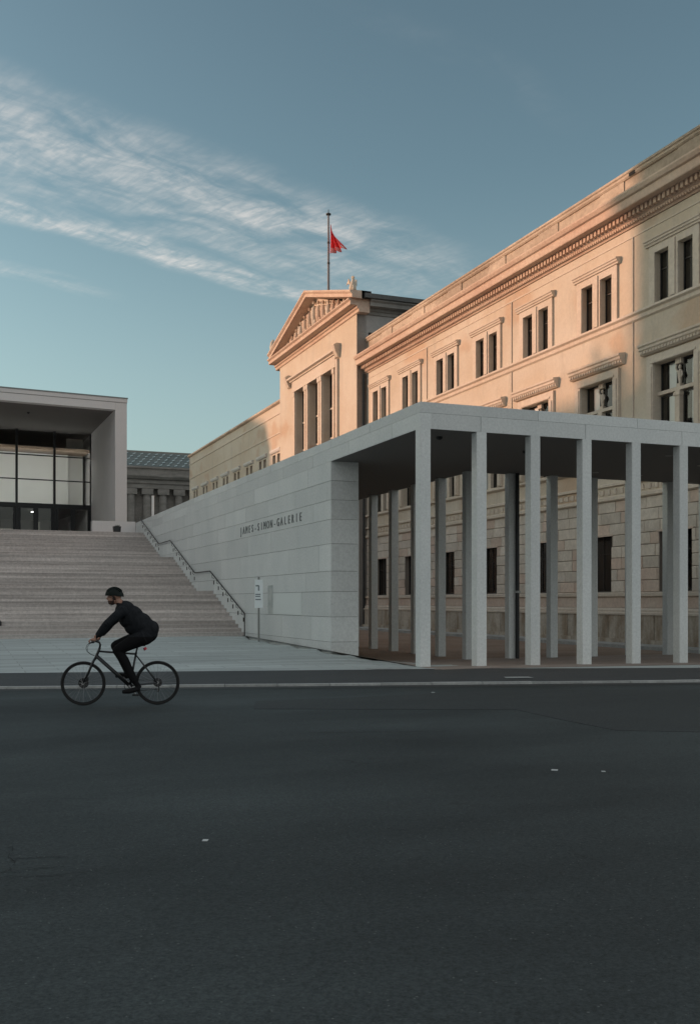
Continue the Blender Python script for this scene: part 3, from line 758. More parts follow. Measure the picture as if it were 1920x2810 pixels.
# window surrounds
def surround(t0, t1, z0, z1, hs, proj):
    ys = [t0, t1]+[q for h in hs for q in h[:2]]; zs = [z0, z1]+[q for h in hs for q in h[2:]]
    return MB().grid_wall(SM-proj, SM-.001, ys, [min(max(z, z0), z1) for z in zs], solidf(hs))
um = wmesh(.86, 2.03, .19); mm_ = wmesh(1.0, 1.13, .27, 0); ml = wmesh(1.0, 2.30, .27, 0); gm = wmesh(1.96, 2.48, .30)
HOODM = {}
for c in CT:
    hs = [(c+d-.43, c+d+.43, 13.65, 15.68) for d in (-.71, .71)]
    sp = part('window_surround', sh(surround(c-1.5, c+1.5, 13.65, 15.98, hs, .10)), SAND, mus)
    part('window_hood', sh(MB().extrude([(SM-.1, 15.985), (SM-.16, 16.0), (SM-.16, 16.07), (SM-.22, 16.10), (SM-.22, 16.17), (SM-.27, 16.20), (SM-.27, 16.25), (SM, 16.30), (SM, 15.985)], c-1.66, c+1.66)), SAND, mus)
    part('centre_pilaster', sh(MB().box(SM-.15, SM-.101, c-.16, c+.16, 13.66, 15.9)), SAND, mus)
    for d in (-.71, .71): put_window(mus, um, SM, c+d, 13.65, back_panel=c < 28)
    hs = [(c-1.22, c+1.22, 7.55, 11.2)]
    part('window_surround', sh(surround(c-1.62, c+1.62, 7.55, 11.55, hs, .12)), SAND, mus)
    part('lintel_line', sh(MB().box(SM-.16, SM-.121, c-1.35, c+1.35, 11.22, 11.30)), SAND, mus)
    part('window_hood', sh(MB().extrude([(SM-.12, 11.64), (SM-.20, 11.70), (SM-.20, 11.80), (SM-.27, 11.86), (SM-.27, 11.95), (SM-.33, 12.0), (SM-.33, 12.08), (SM, 12.14), (SM, 11.64)], c-1.95, c+1.95)), SAND, mus)
    part('hood_dentils', sh((lambda b: [b.box(SM-.25, SM-.201, q, q+.09, 11.70, 11.80) for q in [c-1.85+.19*i for i in range(20)]] and b)(MB())), SAND, mus, stuff=True)
    # stone cross with a carved herm above the transom
    xb = MB().box(SM+.12, SM+.42, c-1.22, c+1.22, 9.92, 10.06)
    part('transom', sh(xb), SAND, mus)
    part('window_post', sh(MB().box(SM+.10, SM+.42, c-.14, c+.14, 7.55, 9.92).box(SM+.06, SM+.40, c-.19, c+.19, 9.72, 9.86)), SAND, mus)
    hb = MB(); hb.box(SM+.16, SM+.40, c-.11, c+.11, 10.06, 10.2); hb.tube([(SM+.26, c, 10.2), (SM+.26, c, 10.45), (SM+.26, c, 10.68), (SM+.26, c, 10.76)], [.06, .10, .12, .05], 8)
    hb.blob((SM+.25, c, 10.86), (.075, .07, .10)); hb.box(SM+.14, SM+.42, c-.17, c+.17, 10.98, 11.2)
    hb.tube([(SM+.24, c-.11, 10.66), (SM+.2, c-.2, 10.5), (SM+.18, c-.1, 10.4)], .035, 6); hb.tube([(SM+.24, c+.11, 10.66), (SM+.2, c+.2, 10.85), (SM+.22, c+.14, 11.0)], .035, 6)
    part('carved_figure', sh(hb), SAND, mus)
    for d in (-.68, .68):
        put_window(mus, mm_, SM, c+d, 10.06, True); put_window(mus, ml, SM, c+d, 7.58, True)
    for d in (-1.40, 1.40): part('pilaster', sh(MB().box(SM-.16, SM-.121, c+d-.12, c+d+.12, 7.6, 11.1)), SAND, mus)
    put_window(mus, gm, SM, c, 2.0, back_panel=False)
    part('window_lintel', sh(MB().box(SM-.03, SM-.0, c-1.1, c+1.1, 4.40, 4.48)), BLOCKP, mus)

# ------------------------------------------------------------------ pedimented centre wing
SW = 15.3; WA, WB = 42.66, 60.3
tw = thing('pedimented_wing', 'taller sunlit museum wing with triangular pediment and three deep window slots', 'building', SW, WA, 0)
o = rel(tw)
hs = [(53.7, 55.9, 9, 18.5), (50.5, 52.7, 9, 18.5), (47.3, 49.5, 9, 18.5)]
ys = [WA, WB]+[q for h in hs for q in h[:2]]
part('front_wall', sh(MB().grid_wall(SW, SW+.7, ys, [-.3, 9, 18.5, 21.3], solidf(hs))), PLASTER, tw)
part('side_wall', sh(MB().grid_wall(WA, WA+.6, [SW+.701, 15.999], [-.3, 21.3], lambda a, b_: True)), SAND, tw) if False else None
# side face towards the camera in stone slabs
b = MB()
b.box(SW+.001, SW+22, WA+.03, WA+.6, -.3, 21.3); part('side_core', sh(b), JOINT, tw)
zz_ = [-.3, 15.2, 16.8, 18.4, 20.0, 21.3]
for i in range(5):
    xs_ = [SW, 18.2+(i % 2)*1.2, 21.3+(i % 2)*1.1, 24.4+(i % 2)*1.0, 27.5, 31, 34, SW+22]
    for k in range(len(xs_)-1):
        a, c, z0, z1 = xs_[k]+(.012 if k else 0), xs_[k+1]-.012, zz_[i]+.01, zz_[i+1]-.01
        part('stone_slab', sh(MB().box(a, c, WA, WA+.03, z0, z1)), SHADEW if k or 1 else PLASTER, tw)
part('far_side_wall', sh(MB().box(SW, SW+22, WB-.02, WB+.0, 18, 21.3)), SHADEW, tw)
part('inner_core', sh(MB().box(SW+1.1, SW+20, WA+.7, WB-.3, 0, 21)), DARKIN, tw)
wmm = wmesh(2.2, 9.5, .55, 1)
for h in hs: put_window(tw, wmm, SW, (h[0]+h[1])/2, 9, False)
for t in (47.05, 49.75, 50.25, 52.95, 53.45, 56.15):
    part('pilaster', sh(MB().box(SW-.12, SW-.001, t-.17, t+.17, 9, 18.1).box(SW-.17, SW-.001, t-.22, t+.22, 18.1, 18.45)), SAND, tw)
for h in hs:
    for k in range(3): part('glazing_bar', sh(MB().box(SW+.50, SW+.56, h[0], h[1], 11.5+k*2.2, 11.62+k*2.2)), SAND, tw)
part('entablature', sh(MB().box(SW-.14, SW-.001, 46.6, 56.6, 18.5, 19.35)), SAND, tw)
part('hood', sh(MB().extrude([(SW, 19.36), (SW-.2, 19.40), (SW-.2, 19.5), (SW-.42, 19.56), (SW-.42, 19.70), (SW, 19.78)], 45.9, 57.5)), SAND, tw)
for t in (45.85, 57.2): part('console', sh(MB().extrude([(SW, 19.0), (SW-.2, 19.1), (SW-.4, 19.5), (SW-.52, 19.9), (SW-.3, 20.05), (SW, 20.05)], t, t+.5)), SAND, tw)
part('shaft', sh(MB().box(SW-.16, SW-.001, 46.15, 46.5, 9, 19.0)), SAND, tw)
# entablature and cornice around the top
corn = [(0, 21.28), (-.10, 21.32), (-.10, 21.5), (-.22, 21.56), (-.22, 21.72), (-.72, 21.74), (-.72, 21.98), (-.86, 22.08), (-.86, 22.16), (0, 22.2)]
part('front_cornice', sh(MB().extrude([(SW+a, z) for a, z in corn]+[(SW+.7, 22.2), (SW+.7, 21.28)], WA-.6, WB+.9)), SANDR, tw)
part('side_cornice', sh(MB().extrude([(WA+a, z) for a, z in corn]+[(WA+.6, 22.2), (WA+.6, 21.28)], SW+.702, SW+22, axis='x')), BGSTONE, tw)  # darker than the front cornice: shade put into the colour
part('side_gutter', sh(MB().extrude([(WA-.86, 22.17), (WA-1.0, 22.2), (WA-1.0, 22.5), (WA-.7, 22.55), (WA+.5, 22.6), (WA+.5, 22.21)], SW+.2, SW+22, axis='x')), ROOFM, tw)
TC = (WA+WB)/2
AP = 25.35
def gable(s0, s1, ta, za, tb, zb, tc_, zc, m, name):
    b = MB(); n = 0
    b.v += [(s0, ta, za), (s0, tb, zb), (s0, tc_, zc), (s1, ta, za), (s1, tb, zb), (s1, tc_, zc)]
    b.f += [(0, 2, 1), (3, 4, 5), (0, 1, 4, 3), (1, 2, 5, 4), (2, 0, 3, 5)]; b.mi += [0]*5
    return part(name, sh(b), m, tw)
gable(SW+.15, SW+.7, WA+.4, 22.2, WB-.4, 22.2, TC, AP-.55, SAND, 'tympanum')
def rake(ta, za, tb, zb):
    b = MB(); th_ = .62
    pf = [(0, -.05), (-.72, -.02), (-.72, .2), (-.86, .34), (-.86, .46), (0, .5)]
    k = len(pf); dz = zb-za
    for t, z in ((ta, za), (tb, zb)):
        for a, q in pf: b.v.append((SW+a, t, z+q))
    for a_, q in pf: pass
    for i in range(k):
        j = (i+1) % k; b.f.append((i, j, k+j, k+i)); b.mi.append(0)
    b.f.append(tuple(range(k-1, -1, -1))); b.f.append(tuple(range(k, 2*k))); b.mi += [0, 0]
    part('raking_cornice', sh(b), SANDR, tw)
    b = MB(); b.v += [(SW+.0, ta, za-.05), (SW+.0, tb, zb-.05), (SW+.7, tb, zb-.05), (SW+.7, ta, za-.05), (SW+.0, ta, za+.5), (SW+.0, tb, zb+.5), (SW+.7, tb, zb+.5), (SW+.7, ta, za+.5)]
    b.f += [(4, 5, 6, 7), (0, 3, 2, 1), (2, 3, 7, 6), (0, 1, 5, 4)]; b.mi += [0]*4
    part('gable_coping', sh(b), SANDD, tw)
rake(WA-.9, 22.15, TC, AP-.5); rake(WB+.9, 22.15, TC, AP-.5)
# roof planes
b = MB()
b.face([(SW+.4, WA-.6, 22.5), (SW+22, WA-.6, 22.5), (SW+22, TC, AP-.1), (SW+.4, TC, AP-.1)]); b.face([(SW+.4, TC, AP-.1), (SW+22, TC, AP-.1), (SW+22, WB+.6, 22.5), (SW+.4, WB+.6, 22.5)])
part('roof', sh(b), ROOFM, tw)
# relief figures in the tympanum
for i in range(13):
    t = WA+2.4+i*(WB-WA-4.8)/12; hh = (1-abs(t-TC)/(TC-WA))*(AP-22.7)*.92
    if hh < .35: continue
    b = MB(); lean = random.uniform(-.25, .25)
    b.tube([(SW+.05, t-lean*.4, 22.22), (SW, t, 22.22+hh*.45), (SW+.02, t+lean*.3, 22.22+hh*.75), (SW+.05, t+lean*.35, 22.22+hh*.82)], [.22, .26, .24, .09], 7)
    b.blob((SW-.02, t+lean*.4, 22.22+hh*.93), (.13, .12, .15), 7, 5)
    b.tube([(SW-.02, t, 22.22+hh*.72), (SW-.1, t+.35, 22.22+hh*random.uniform(.45, .8)), (SW-.05, t+.55, 22.22+hh*random.uniform(.4, .9))], .07, 6)
    b.tube([(SW, t-.1, 22.22+hh*.4), (SW-.1, t-.45, 22.3+hh*.2), (SW-.05, t-.5, 22.22)], .1, 6)
    part('relief_figure', sh(b), SANDR if i % 3 else SAND, tw, smooth=True)
put_window(tw, wmesh(.9, 1.1, .2), SW, 0, 0, False) if False else None
part('side_window', sh(MB().box(16.15, 17.1, WA-.012, WA-.002, 18.9, 20.1)), DARKIN, tw)
part('downpipe', sh(MB().tube([(15.78, WA-.12, 0), (15.78, WA-.12, 17.2)], .07, 8)), BLACKM, tw)
# corner sculpture and flagpole stand on the wing
gs = thing('corner_statue', 'pale winged stone figure on the near corner of the pediment roof', 'statue', SW-.3, WA-.2, 22.6)
sb = MB().box(-.4, .4, -.35, .35, 0, .25); part('base', sb, SANDD, gs)
sb = MB(); sb.tube([(0, .45, .28), (-.05, .2, .75), (-.05, 0, 1.15), (-.1, -.1, 1.45), (-.12, -.12, 1.6)], [.30, .34, .28, .16, .13], 9)
sb.blob((-.15, -.12, 1.72), (.17, .2, .17), 8, 6); sb.tube([(-.15, -.28, 1.70), (-.15, -.42, 1.62)], [.08, .02], 6)
sb.tube([(-.1, -.1, .25), (-.1, -.12, .9)], .11, 7); sb.tube([(.1, -.1, .25), (.08, -.1, .9)], .11, 7)
part('body', sb, PLASTER, gs, smooth=True)
for sgn in (-1, 1):
    wb = MB(); n = 6
    for i in range(n):
        f = i/(n-1)
        wb.tube([(sgn*.25, .1+.1*f, .9+.12*f), (sgn*.38, .35+.3*f, 1.3+.3*(1-f)), (sgn*.36, .45+.5*f, 1.75-.6*f)], [.09, .08, .02], 6)
    part('wing', wb, PLASTER, gs, smooth=True)
g2 = thing('corner_statue', 'small stone ornament on the far left corner of the pediment', 'statue', SW-.4, WB+.6, 22.6)
part('base', MB().box(-.3, .3, -.3, .3, 0, .2), SANDD, g2)
part('body', MB().tube([(0, 0, .2), (0, .1, .6), (-.05, 0, 1.0), (0, -.05, 1.25)], [.28, .3, .2, .05], 8), SAND, g2, smooth=True)
gs.scale = (.72, .72, .62)
fp = thing('flagpole', 'tall thin grey flagpole rising behind the pediment', 'flagpole', 19.5, 51.6, 24.9)
GX, GY = -1.72, 81.7
fp.location = (GX, GY, 24.7)
part('pole', MB().tube([(0, 0, -.1), (0, 0, 7.85)], [.10, .07], 12), mt('flagpole_paint', (.16, .14, .14), .5), fp)
part('finial', MB().tube([(0, 0, 7.85), (0, 0, 7.95)], [.2, .2], 12).tube([(0, 0, 7.95), (0, 0, 8.3)], [.05, .02], 8), BLACKM, fp)
for z in (5.55, 3.9): part('clamp', MB().tube([(0, 0, z), (0, 0, z+.14)], .11, 10), BLACKM, fp)
part('rope', MB().tube([(.16, 0, .4), (.16, 0, 7.6)], .012, 5), WHITE, fp)
# flag: hanging cloth with folds, red with pale spots
flag = thing('flag', 'red flag hanging limp in folds from the tall pole', 'flag', world=(GX+.17, GY-.02, 24.7+7.1), rot=-.55)
fbm = MB(); NX, NZ = 26, 22
def fpt(i, j):
    a, c = i/NX, j/NZ            # a along fly, c down
    x = a*1.5*(.06+.94*c**1.15)
    z = -2.35*c - a*.55*(1-c)*1.2 - .05*math.sin(a*14)*c + .18*a*a*c
    y = .26*math.sin(a*19+c*3)*(.25+.75*c)
    return (x, y, z)
for i in range(NX+1):
    for j in range(NZ+1): fbm.v.append(fpt(i, j))
for i in range(NX):
    for j in range(NZ):
        k = i*(NZ+1)+j; fbm.f.append((k, k+NZ+1, k+NZ+2, k+1)); fbm.mi.append(1 if (j > 17 and (i // 3) % 3 == 1) else 0)
FRED, nt, bb_, *_ = mat('red_flag_cloth', (.85, .06, .06), .7, (.70, .04, .05), 2)
FWH = mt('white_flag_bars', (.75, .42, .38), .7)
part('cloth', fbm, [FRED, FWH], flag, smooth=True)

# ------------------------------------------------------------------ north wing (lower, left of the pediment)
nwg = thing('far_museum_wing', 'low tan stone wing left of the pediment with white-hooded window pairs', 'building', SM, WB, 0)
o = rel(nwg)
NT = [63.6, 67.9, 72.4, 77.0, 81.5, 86.0, 90.7, 95.5]
hs = [(c+d-.42, c+d+.42, 12.4, 14.5) for c in NT for d in (-.7, .7)]
ys = [WB, 98.8]+[q for h in hs for q in h[:2]]
part('front_wall', sh(MB().grid_wall(SM, SM+.6, ys, [-.3, 12.4, 14.5, 18.8], solidf(hs))), PLASTER, nwg)
part('coping', sh(MB().extrude([(SM+.6, 18.8), (SM-.05, 18.8), (SM-.22, 18.9), (SM-.22, 19.05), (SM+.6, 19.1)], WB, 98.9)), SANDD, nwg)
part('string_course', sh(MB().box(SM-.06, SM, WB, 98.8, 17.9, 18.05)), SAND, nwg)
part('string_course', sh(MB().box(SM-.05, SM, WB, 98.8, 16.2, 16.3)), SAND, nwg)
part('inner_core', sh(MB().box(SM+1.2, SM+14, WB, 98.7, 0, 18.7)), DARKIN, nwg)
part('end_wall', sh(MB().box(SM, SM+14, 98.75, 98.8, 0, 18.8)), SAND, nwg)
nm = wmesh(.84, 2.1, .35)
for c in NT:
    for d in (-.7, .7): put_window(nwg, nm, SM, c+d, 12.4, False)
    part('window_hood', sh(MB().extrude([(SM, 14.62), (SM-.12, 14.66), (SM-.2, 14.8), (SM-.2, 14.95), (SM, 15.0)], c-1.5, c+1.5)), mt('new_white_stone', (.62, .60, .57), .8), nwg)

# ------------------------------------------------------------------ museum far behind
bgm = thing('background_museum', 'sooty grey museum hall with columned front and glazed lattice roof far behind', 'building', -20, 112, 0)
o = rel(bgm)
part('lower_wall', sh(MB().box(-30, 60, 112.9, 116, 0, 16.4)), BGSTONE, bgm)
part('architrave', sh(MB().box(-30, 60, 111.9, 116, 16.4, 17.0).box(-30, 60, 111.7, 116, 17.02, 17.5)), BGSTONE, bgm)
part('cornice', sh(MB().extrude([(112, 17.5), (111.3, 17.6), (111.0, 17.9), (111.0, 18.05), (112.2, 18.1), (112.2, 19.0), (112.0, 19.05), (112.0, 19.3), (116, 19.3), (116, 17.5)], -30, 60, axis='x')), BGSTONE, bgm)
for i in range(30):
    s_ = -14+i*2.1
    part('column', sh(MB().tube([(s_, 112.4, 0), (s_, 112.4, 15.6)], [.62, .5], 12)), BGSTONE, bgm)
    part('capital', sh(MB().box(s_-.75, s_+.75, 111.8, 113, 15.6, 16.35)), BGSTONE, bgm)
for s_ in (9.5, 13.0, 16.5, 20.0):
    part('window', sh(MB().box(s_, s_+2.2, 112.86, 112.895, 8.5, 12.6)), DARKIN, bgm)
b = MB()
for i in range(-28, 58):
    for j in range(5):
        x = i+(j % 2)*.5; z = 19.5+j*.46; y = 112.6+j*.8
        b.face([(x, y, z), (x+.42, y+.3, z+.17), (x+.5, y+.6, z+.34), (x+.08, y+.4, z+.17)])
part('roof_glass', sh(b), mt('pale_roof_pane', (.46, .55, .55), .35), bgm, stuff=True)
b = MB().face([(-30, 112.45, 19.3), (60, 112.45, 19.3), (60, 117.0, 21.9), (-30, 117.0, 21.9)])
part('roof_frame', sh(b), mt('dark_roof_lattice', (.11, .14, .14), .6, (.18, .20, .19), 1.5), bgm)
part('roof_ridge', sh(MB().box(-30, 60, 116.8, 117.1, 21.75, 22.0)), BGSTONE, bgm)

# ------------------------------------------------------------------ unseen houses and trees added on the left to shade the lower fronts
HM = mt('far_house_plaster', (.55, .50, .44), .9, (.62, .57, .50), .3)
def house(sa, ta, tb, h, label, roof=3.0):
    hh = thing('shade_house', label, 'building', sa, ta, 0, group='added shade houses')
    D_ = 14; L = tb-ta
    part('wall', MB().box(-D_, 0, 0, L, -.4, h), HM, hh)
    b = MB(); b.extrude([(-D_-.3, h), (.3, h), (-2.5, h+roof), (-D_+2.5, h+roof)], 0.01, L-.01); part('roof', b, ROOFM, hh)
    wm = MB().box(0, .04, -.55, .55, 0, 1.9).mesh('window', PALEPANEL)
    n = max(2, int(L/3)); fl = int((h-1.5)/3.4)
    for k in range(fl):
        for i in range(n): part('window', wm, None, hh, loc=(.0, (i+.5)*L/n, 1.4+k*3.4))
    return hh
house(-80, 57, 68.4, 36, 'tall unseen block added left of the view to shade the museum front', 1.5)
house(-80, 36, 56.9, 27, 'broad unseen house added before the tall block for shade', 2.5)
house(-80, -14, 35.9, 28, 'long unseen house added to shade the colonnade and plaza', 2.5)
house(-80, -60, -14.1, 27, 'unseen house added at the near end of the row for shade', 2.5)
house(-80, 68.5, 84, 24.3, 'pale unseen house added beside the tall block for shade', 2.3)
house(-80, 84.1, 101, 23.8, 'long unseen house added in the middle of the row for shade', 2.6)
house(-80, 101.1, 119, 24.4, 'unseen house added next to the large tree for shade', 2.2)
house(-80, 129, 175, 33, 'tall unseen house added at the far end of the row for shade', 2.2)
def tree(s, t, h, r_, label):  # unseen trees added for the soft edges of the shade
    T = thing('tree', label, 'tree', s, t, 0, group='added shade trees')
    BK = mt('bark', (.06, .05, .04), .95); LF = mt('leaf', (.05, .07, .03), .8, vary=.1)
    b = MB().tube([(0, 0, -.4), (.2, .1, h*.3), (.1, .3, h*.55), (0, 0, h*.8)], [.6, .45, .3, .1], 9)
    for i in range(9):
        a = i*.7; z0 = h*(.3+.05*i); b.tube([(0.1, .1, z0), (math.cos(a)*r_*.4, math.sin(a)*r_*.4, z0+h*.13), (math.cos(a)*r_*.75, math.sin(a)*r_*.75, z0+h*.2)], [.2, .12, .04], 6)
    part('trunk', b, BK, T)
    c = MB(); rr = random.Random(int(t))
    cl = [(rr.gauss(0, r_*.42), rr.gauss(0, r_*.42), h*.62+rr.gauss(0, h*.15)) for _ in range(34)]
    for (x, y, z) in cl:
        for _ in range(150):
            d = Vector((rr.gauss(0, 1), rr.gauss(0, 1), rr.gauss(0, .8))); p = Vector((x, y, z))+d*r_*.17
            u = Vector((rr.uniform(-1, 1), rr.uniform(-1, 1), rr.uniform(-1, 1))).normalized()*.28; v_ = u.orthogonal().normalized()*.2
            c.face([p-u, p-v_, p+u, p+v_])
    part('crown', c, LF, T, stuff=True)
tree(-74, 121.5, 35, 7, 'large unseen tree added left of the view for shade')
tree(-56, 51.0, 29, 4.5, 'slender unseen tree added before the tall block for shade')

# ------------------------------------------------------------------ small things lying on the ground
def scrap(x, y, z, a, b_, label, m=LITTER, name='paper_scrap', cat='litter'):
    q = MB().box(-a, a, -b_, b_, 0, .004); ob = bpy.data.objects.new(name, q.mesh(name, m)); lk(ob)
    ob.location = (x, y, z); ob.rotation_euler = (0, 0, random.uniform(-.4, .4)); tag(ob, label, cat); return ob
def road_pt(u, v): Y = 2800*(EYE-ROADZ)/(v-1650); return (u-960)/2800*Y, Y
for (x, y, a, b_, lab) in ((-.984, 6.94, .018, .022, 'scrap of white paper on the dark asphalt at lower left of centre'),
                       (1.97, 9.83, .03, .03, 'scrap of white paper on the road below the colonnade'),
                       (2.42, 9.75, .018, .018, 'smaller pale scrap right of the other one under the colonnade'),
                       (1.48, 18.2, .03, .03, 'tiny white scrap on the road near the kerb')):
    scrap(x, y, ROADZ+.001, a, b_, lab)
q = MB(); q.face([(-.62, -.22, 0), (.55, -.30, 0), (.78, -.02, 0), (.1, .05, 0), (.0, .22, 0), (-.9, .28, 0), (-.95, .14, 0)])
ob = bpy.data.objects.new('road_marking', q.mesh('road_marking', PAINT)); lk(ob); ob.location = (1.32, 24.05, G(0, -.5)+.012); ob.rotation_euler = (0, 0, .18)
tag(ob, 'worn white paint patch on the ground before the corner column', 'road marking')
q = MB(); q.face([(-.3, -.16, 0), (.3, -.16, 0), (.26, .16, 0), (-.26, .16, 0)])
ob = bpy.data.objects.new('manhole_cover', q.mesh('manhole_cover', PAINT)); lk(ob); ob.location = (3.48, 21.15, .012); ob.rotation_euler = (0, 0, .12)
tag(ob, 'pale flat cover let into the asphalt walkway before the colonnade', 'cover')

# ------------------------------------------------------------------ bicycle and rider (local x: towards the back wheel; rider faces -x)
BY = 16.0; BR = math.atan(.118)
BASE = (-3.457, BY+.03, ROADZ)
FR = mt('black_bike_paint', (.012, .013, .015), .35, coat=.3)
TY = mt('tyre_rubber', (.014, .014, .014), .8); RIMM = mt('dark_rim', (.03, .03, .032), .35, metal=.7)
CABLE = mt('grey_cable', (.12, .14, .14), .5)
CHR = mt('worn_silver_alloy', (.35, .35, .36), .35, metal=1)
bike = thing('bicycle', 'black road bicycle ridden leftwards along the near lane', 'bicycle', world=BASE, rot=BR)
FX, RX, HZ = -.715, .428, .345
def wheel(x):
    tyre = MB().ring((x, 0, HZ), .328, .0175, n=56, seg=8)
    wn2 = part('wheel', MB().tube([(x, -.045, HZ), (x, .045, HZ)], .022, 10), CHR, bike)
    part('tyre', tyre, TY, wn2, smooth=True)
    part('rim', MB().ring((x, 0, HZ), .303, .010, n=56, seg=6), RIMM, wn2, smooth=True)
    sp = MB()
    for i in range(28):
        a = 2*math.pi*i/28; sd = .03 if i % 2 else -.03; a2 = a+(.35 if i % 4 < 2 else -.35)
        sp.tube([(x+.018*math.cos(a2), sd, HZ+.018*math.sin(a2)), (x+.30*math.cos(a), 0, HZ+.30*math.sin(a))], .0014, 4)
    part('spokes', sp, CHR, wn2)
    part('brake_disc', MB().tube([(x, .03, HZ), (x, .033, HZ)], .08 if x < 0 else .07, 20), RIMM, wn2)
wheel(FX); wheel(RX)
BBz = .30
ht, hb_ = (-.475, 0, .86), (-.525, 0, .745)
sc_, bb2 = (.09, 0, .80), (0, 0, BBz)
fm = MB()
fm.tube([(-.462, 0, .90), ht, hb_, (-.535, 0, .72)], .021, 10)
fm.tube([(-.48, 0, .845), sc_], .016, 10); fm.tube([(-.515, 0, .775), bb2], .030, 10)
fm.tube([(.10, 0, .83), bb2], .017, 10)
for sd in (-1, 1):
    fm.tube([(.09, sd*.012, .79), (.22, sd*.045, .62), (RX, sd*.06, HZ)], .009, 7); fm.tube([(0, sd*.02, BBz), (.12, sd*.05, BBz+.01), (RX, sd*.06, HZ)], .011, 7)
fm.tube([(0, -.045, BBz), (0, .045, BBz)], .026, 12)
part('frame', fm, FR, bike, smooth=True)
fk = MB()
for sd in (-1, 1): fk.tube([(-.535, sd*.02, .73), (-.565, sd*.052, .68), (-.64, sd*.055, .50), (FX, sd*.052, HZ)], [.018, .016, .013, .009], 8)
part('fork', fk, FR, bike, smooth=True)
part('seat_post', MB().tube([(.10, 0, .83), (.128, 0, .96)], .013, 8), FR, bike)
part('saddle', MB().tube([(-.02, 0, .965), (.08, 0, .975), (.16, 0, .98), (.24, 0, .985)], [.022, .035, .065, .06], 10), TY, bike, smooth=True)
hb = MB()
hb.tube([(-.462, 0, .90), (-.455, 0, .95), (-.47, 0, .985), (-.53, 0, 1.005)], .016, 8)
hb.tube([(-.53, -.21, 1.0), (-.53, 0, 1.005), (-.53, .21, 1.0)], .013, 8)
for sd in (-1, 1): hb.tube([(-.53, sd*.18, 1.0), (-.525, sd*.30, .998)], .018, 8)
part('handlebar', hb, FR, bike, smooth=True)
for sd in (-1, 1):
    part('brake_lever', MB().tube([(-.535, sd*.17, 1.0), (-.575, sd*.19, .985), (-.59, sd*.26, .975)], [.014, .011, .006], 7), FR, bike)
    part('cable', MB().tube([(-.57, sd*.15, 1.0), (-.635, sd*.12, .96), (-.665, sd*.07, .90), (-.65, sd*.04, .84), (-.60, sd*.02, .80), (-.54, sd*.02, .775)], .0045, 5), CABLE, bike)
# crankset: near (left) pedal low and back, far pedal forward and up
ca = math.atan2(-.13, .10)
nr_, fr_ = (.17*math.cos(ca), -.075, BBz+.17*math.sin(ca)), (-.17*math.cos(ca), .075, BBz-.17*math.sin(ca))
cr = part('crankset', MB().tube([(0, -.075, BBz), nr_], .012, 7).tube([(0, .075, BBz), fr_], .012, 7).tube([(0, -.08, BBz), (0, .08, BBz)], .015, 8), CHR, bike)
part('chainring', MB().ring((0, .052, BBz), .09, .005, n=30, seg=5).tube([(0, .05, BBz), (0, .054, BBz)], .04, 12), RIMM, cr)
for p, sd in ((nr_, -1), (fr_, 1)): part('pedal', MB().box(p[0]-.05, p[0]+.05, min(p[1], p[1]+sd*.09), max(p[1], p[1]+sd*.09), p[2]-.012, p[2]+.012), TY, cr)
part('chain', MB().tube([(0, .052, BBz+.09), (RX, .052, HZ+.035)], .004, 5).tube([(0, .052, BBz-.09), (RX+.0, .052, HZ-.11)], .004, 5), RIMM, bike)
part('derailleur', MB().tube([(RX, .055, HZ-.02), (RX+.02, .06, HZ-.08), (RX, .055, HZ-.15)], [.014, .01, .016], 7), RIMM, bike)
part('cassette', MB().tube([(RX, .03, HZ), (RX, .05, HZ)], [.055, .03], 18), RIMM, bike)
part('rear_light', MB().tube([(.225, -.02, .90), (.25, -.02, .865)], .026, 10), mt('red_lamp_lens', (.65, .05, .08), .3), bike)
part('front_rotor_caliper', MB().box(FX+.02, FX+.08, .02, .06, HZ+.03, HZ+.10), FR, bike)

rider = thing('person', 'cyclist in black jacket, trousers and helmet leaning forward over the handlebar', 'person', world=BASE, rot=BR)
# limbs as tapered chains, fused into one surface with a remesh
body = MB(); SKIN = 2
def chain(pts, rs, seg=14): body.tube(pts, rs, seg)
hipx, hipz = .245, 1.11
# torso: pelvis, belly, chest, shoulders, neck
def ell(p, r): body.blob(p, r, 16, 12)
ell((.27, 0, 1.14), (.17, .18, .17)); ell((.33, 0, 1.21), (.11, .155, .11)); ell((.15, 0, 1.26), (.205, .185, .20)); ell((.02, 0, 1.375), (.20, .195, .195)); ell((-.07, 0, 1.475), (.16, .20, .165)); ell((.04, 0, 1.24), (.13, .15, .14)); ell((.36, 0, 1.20), (.095, .16, .12))
chain([(.30, 0, 1.16), (.16, 0, 1.27), (.02, 0, 1.385), (-.07, 0, 1.47)], [.165, .172, .172, .15], 18)
chain([(-.07, 0, 1.52), (-.14, 0, 1.59), (-.20, 0, 1.65)], [.09, .064, .058])
ell((-.10, 0, 1.54), (.10, .13, .08))
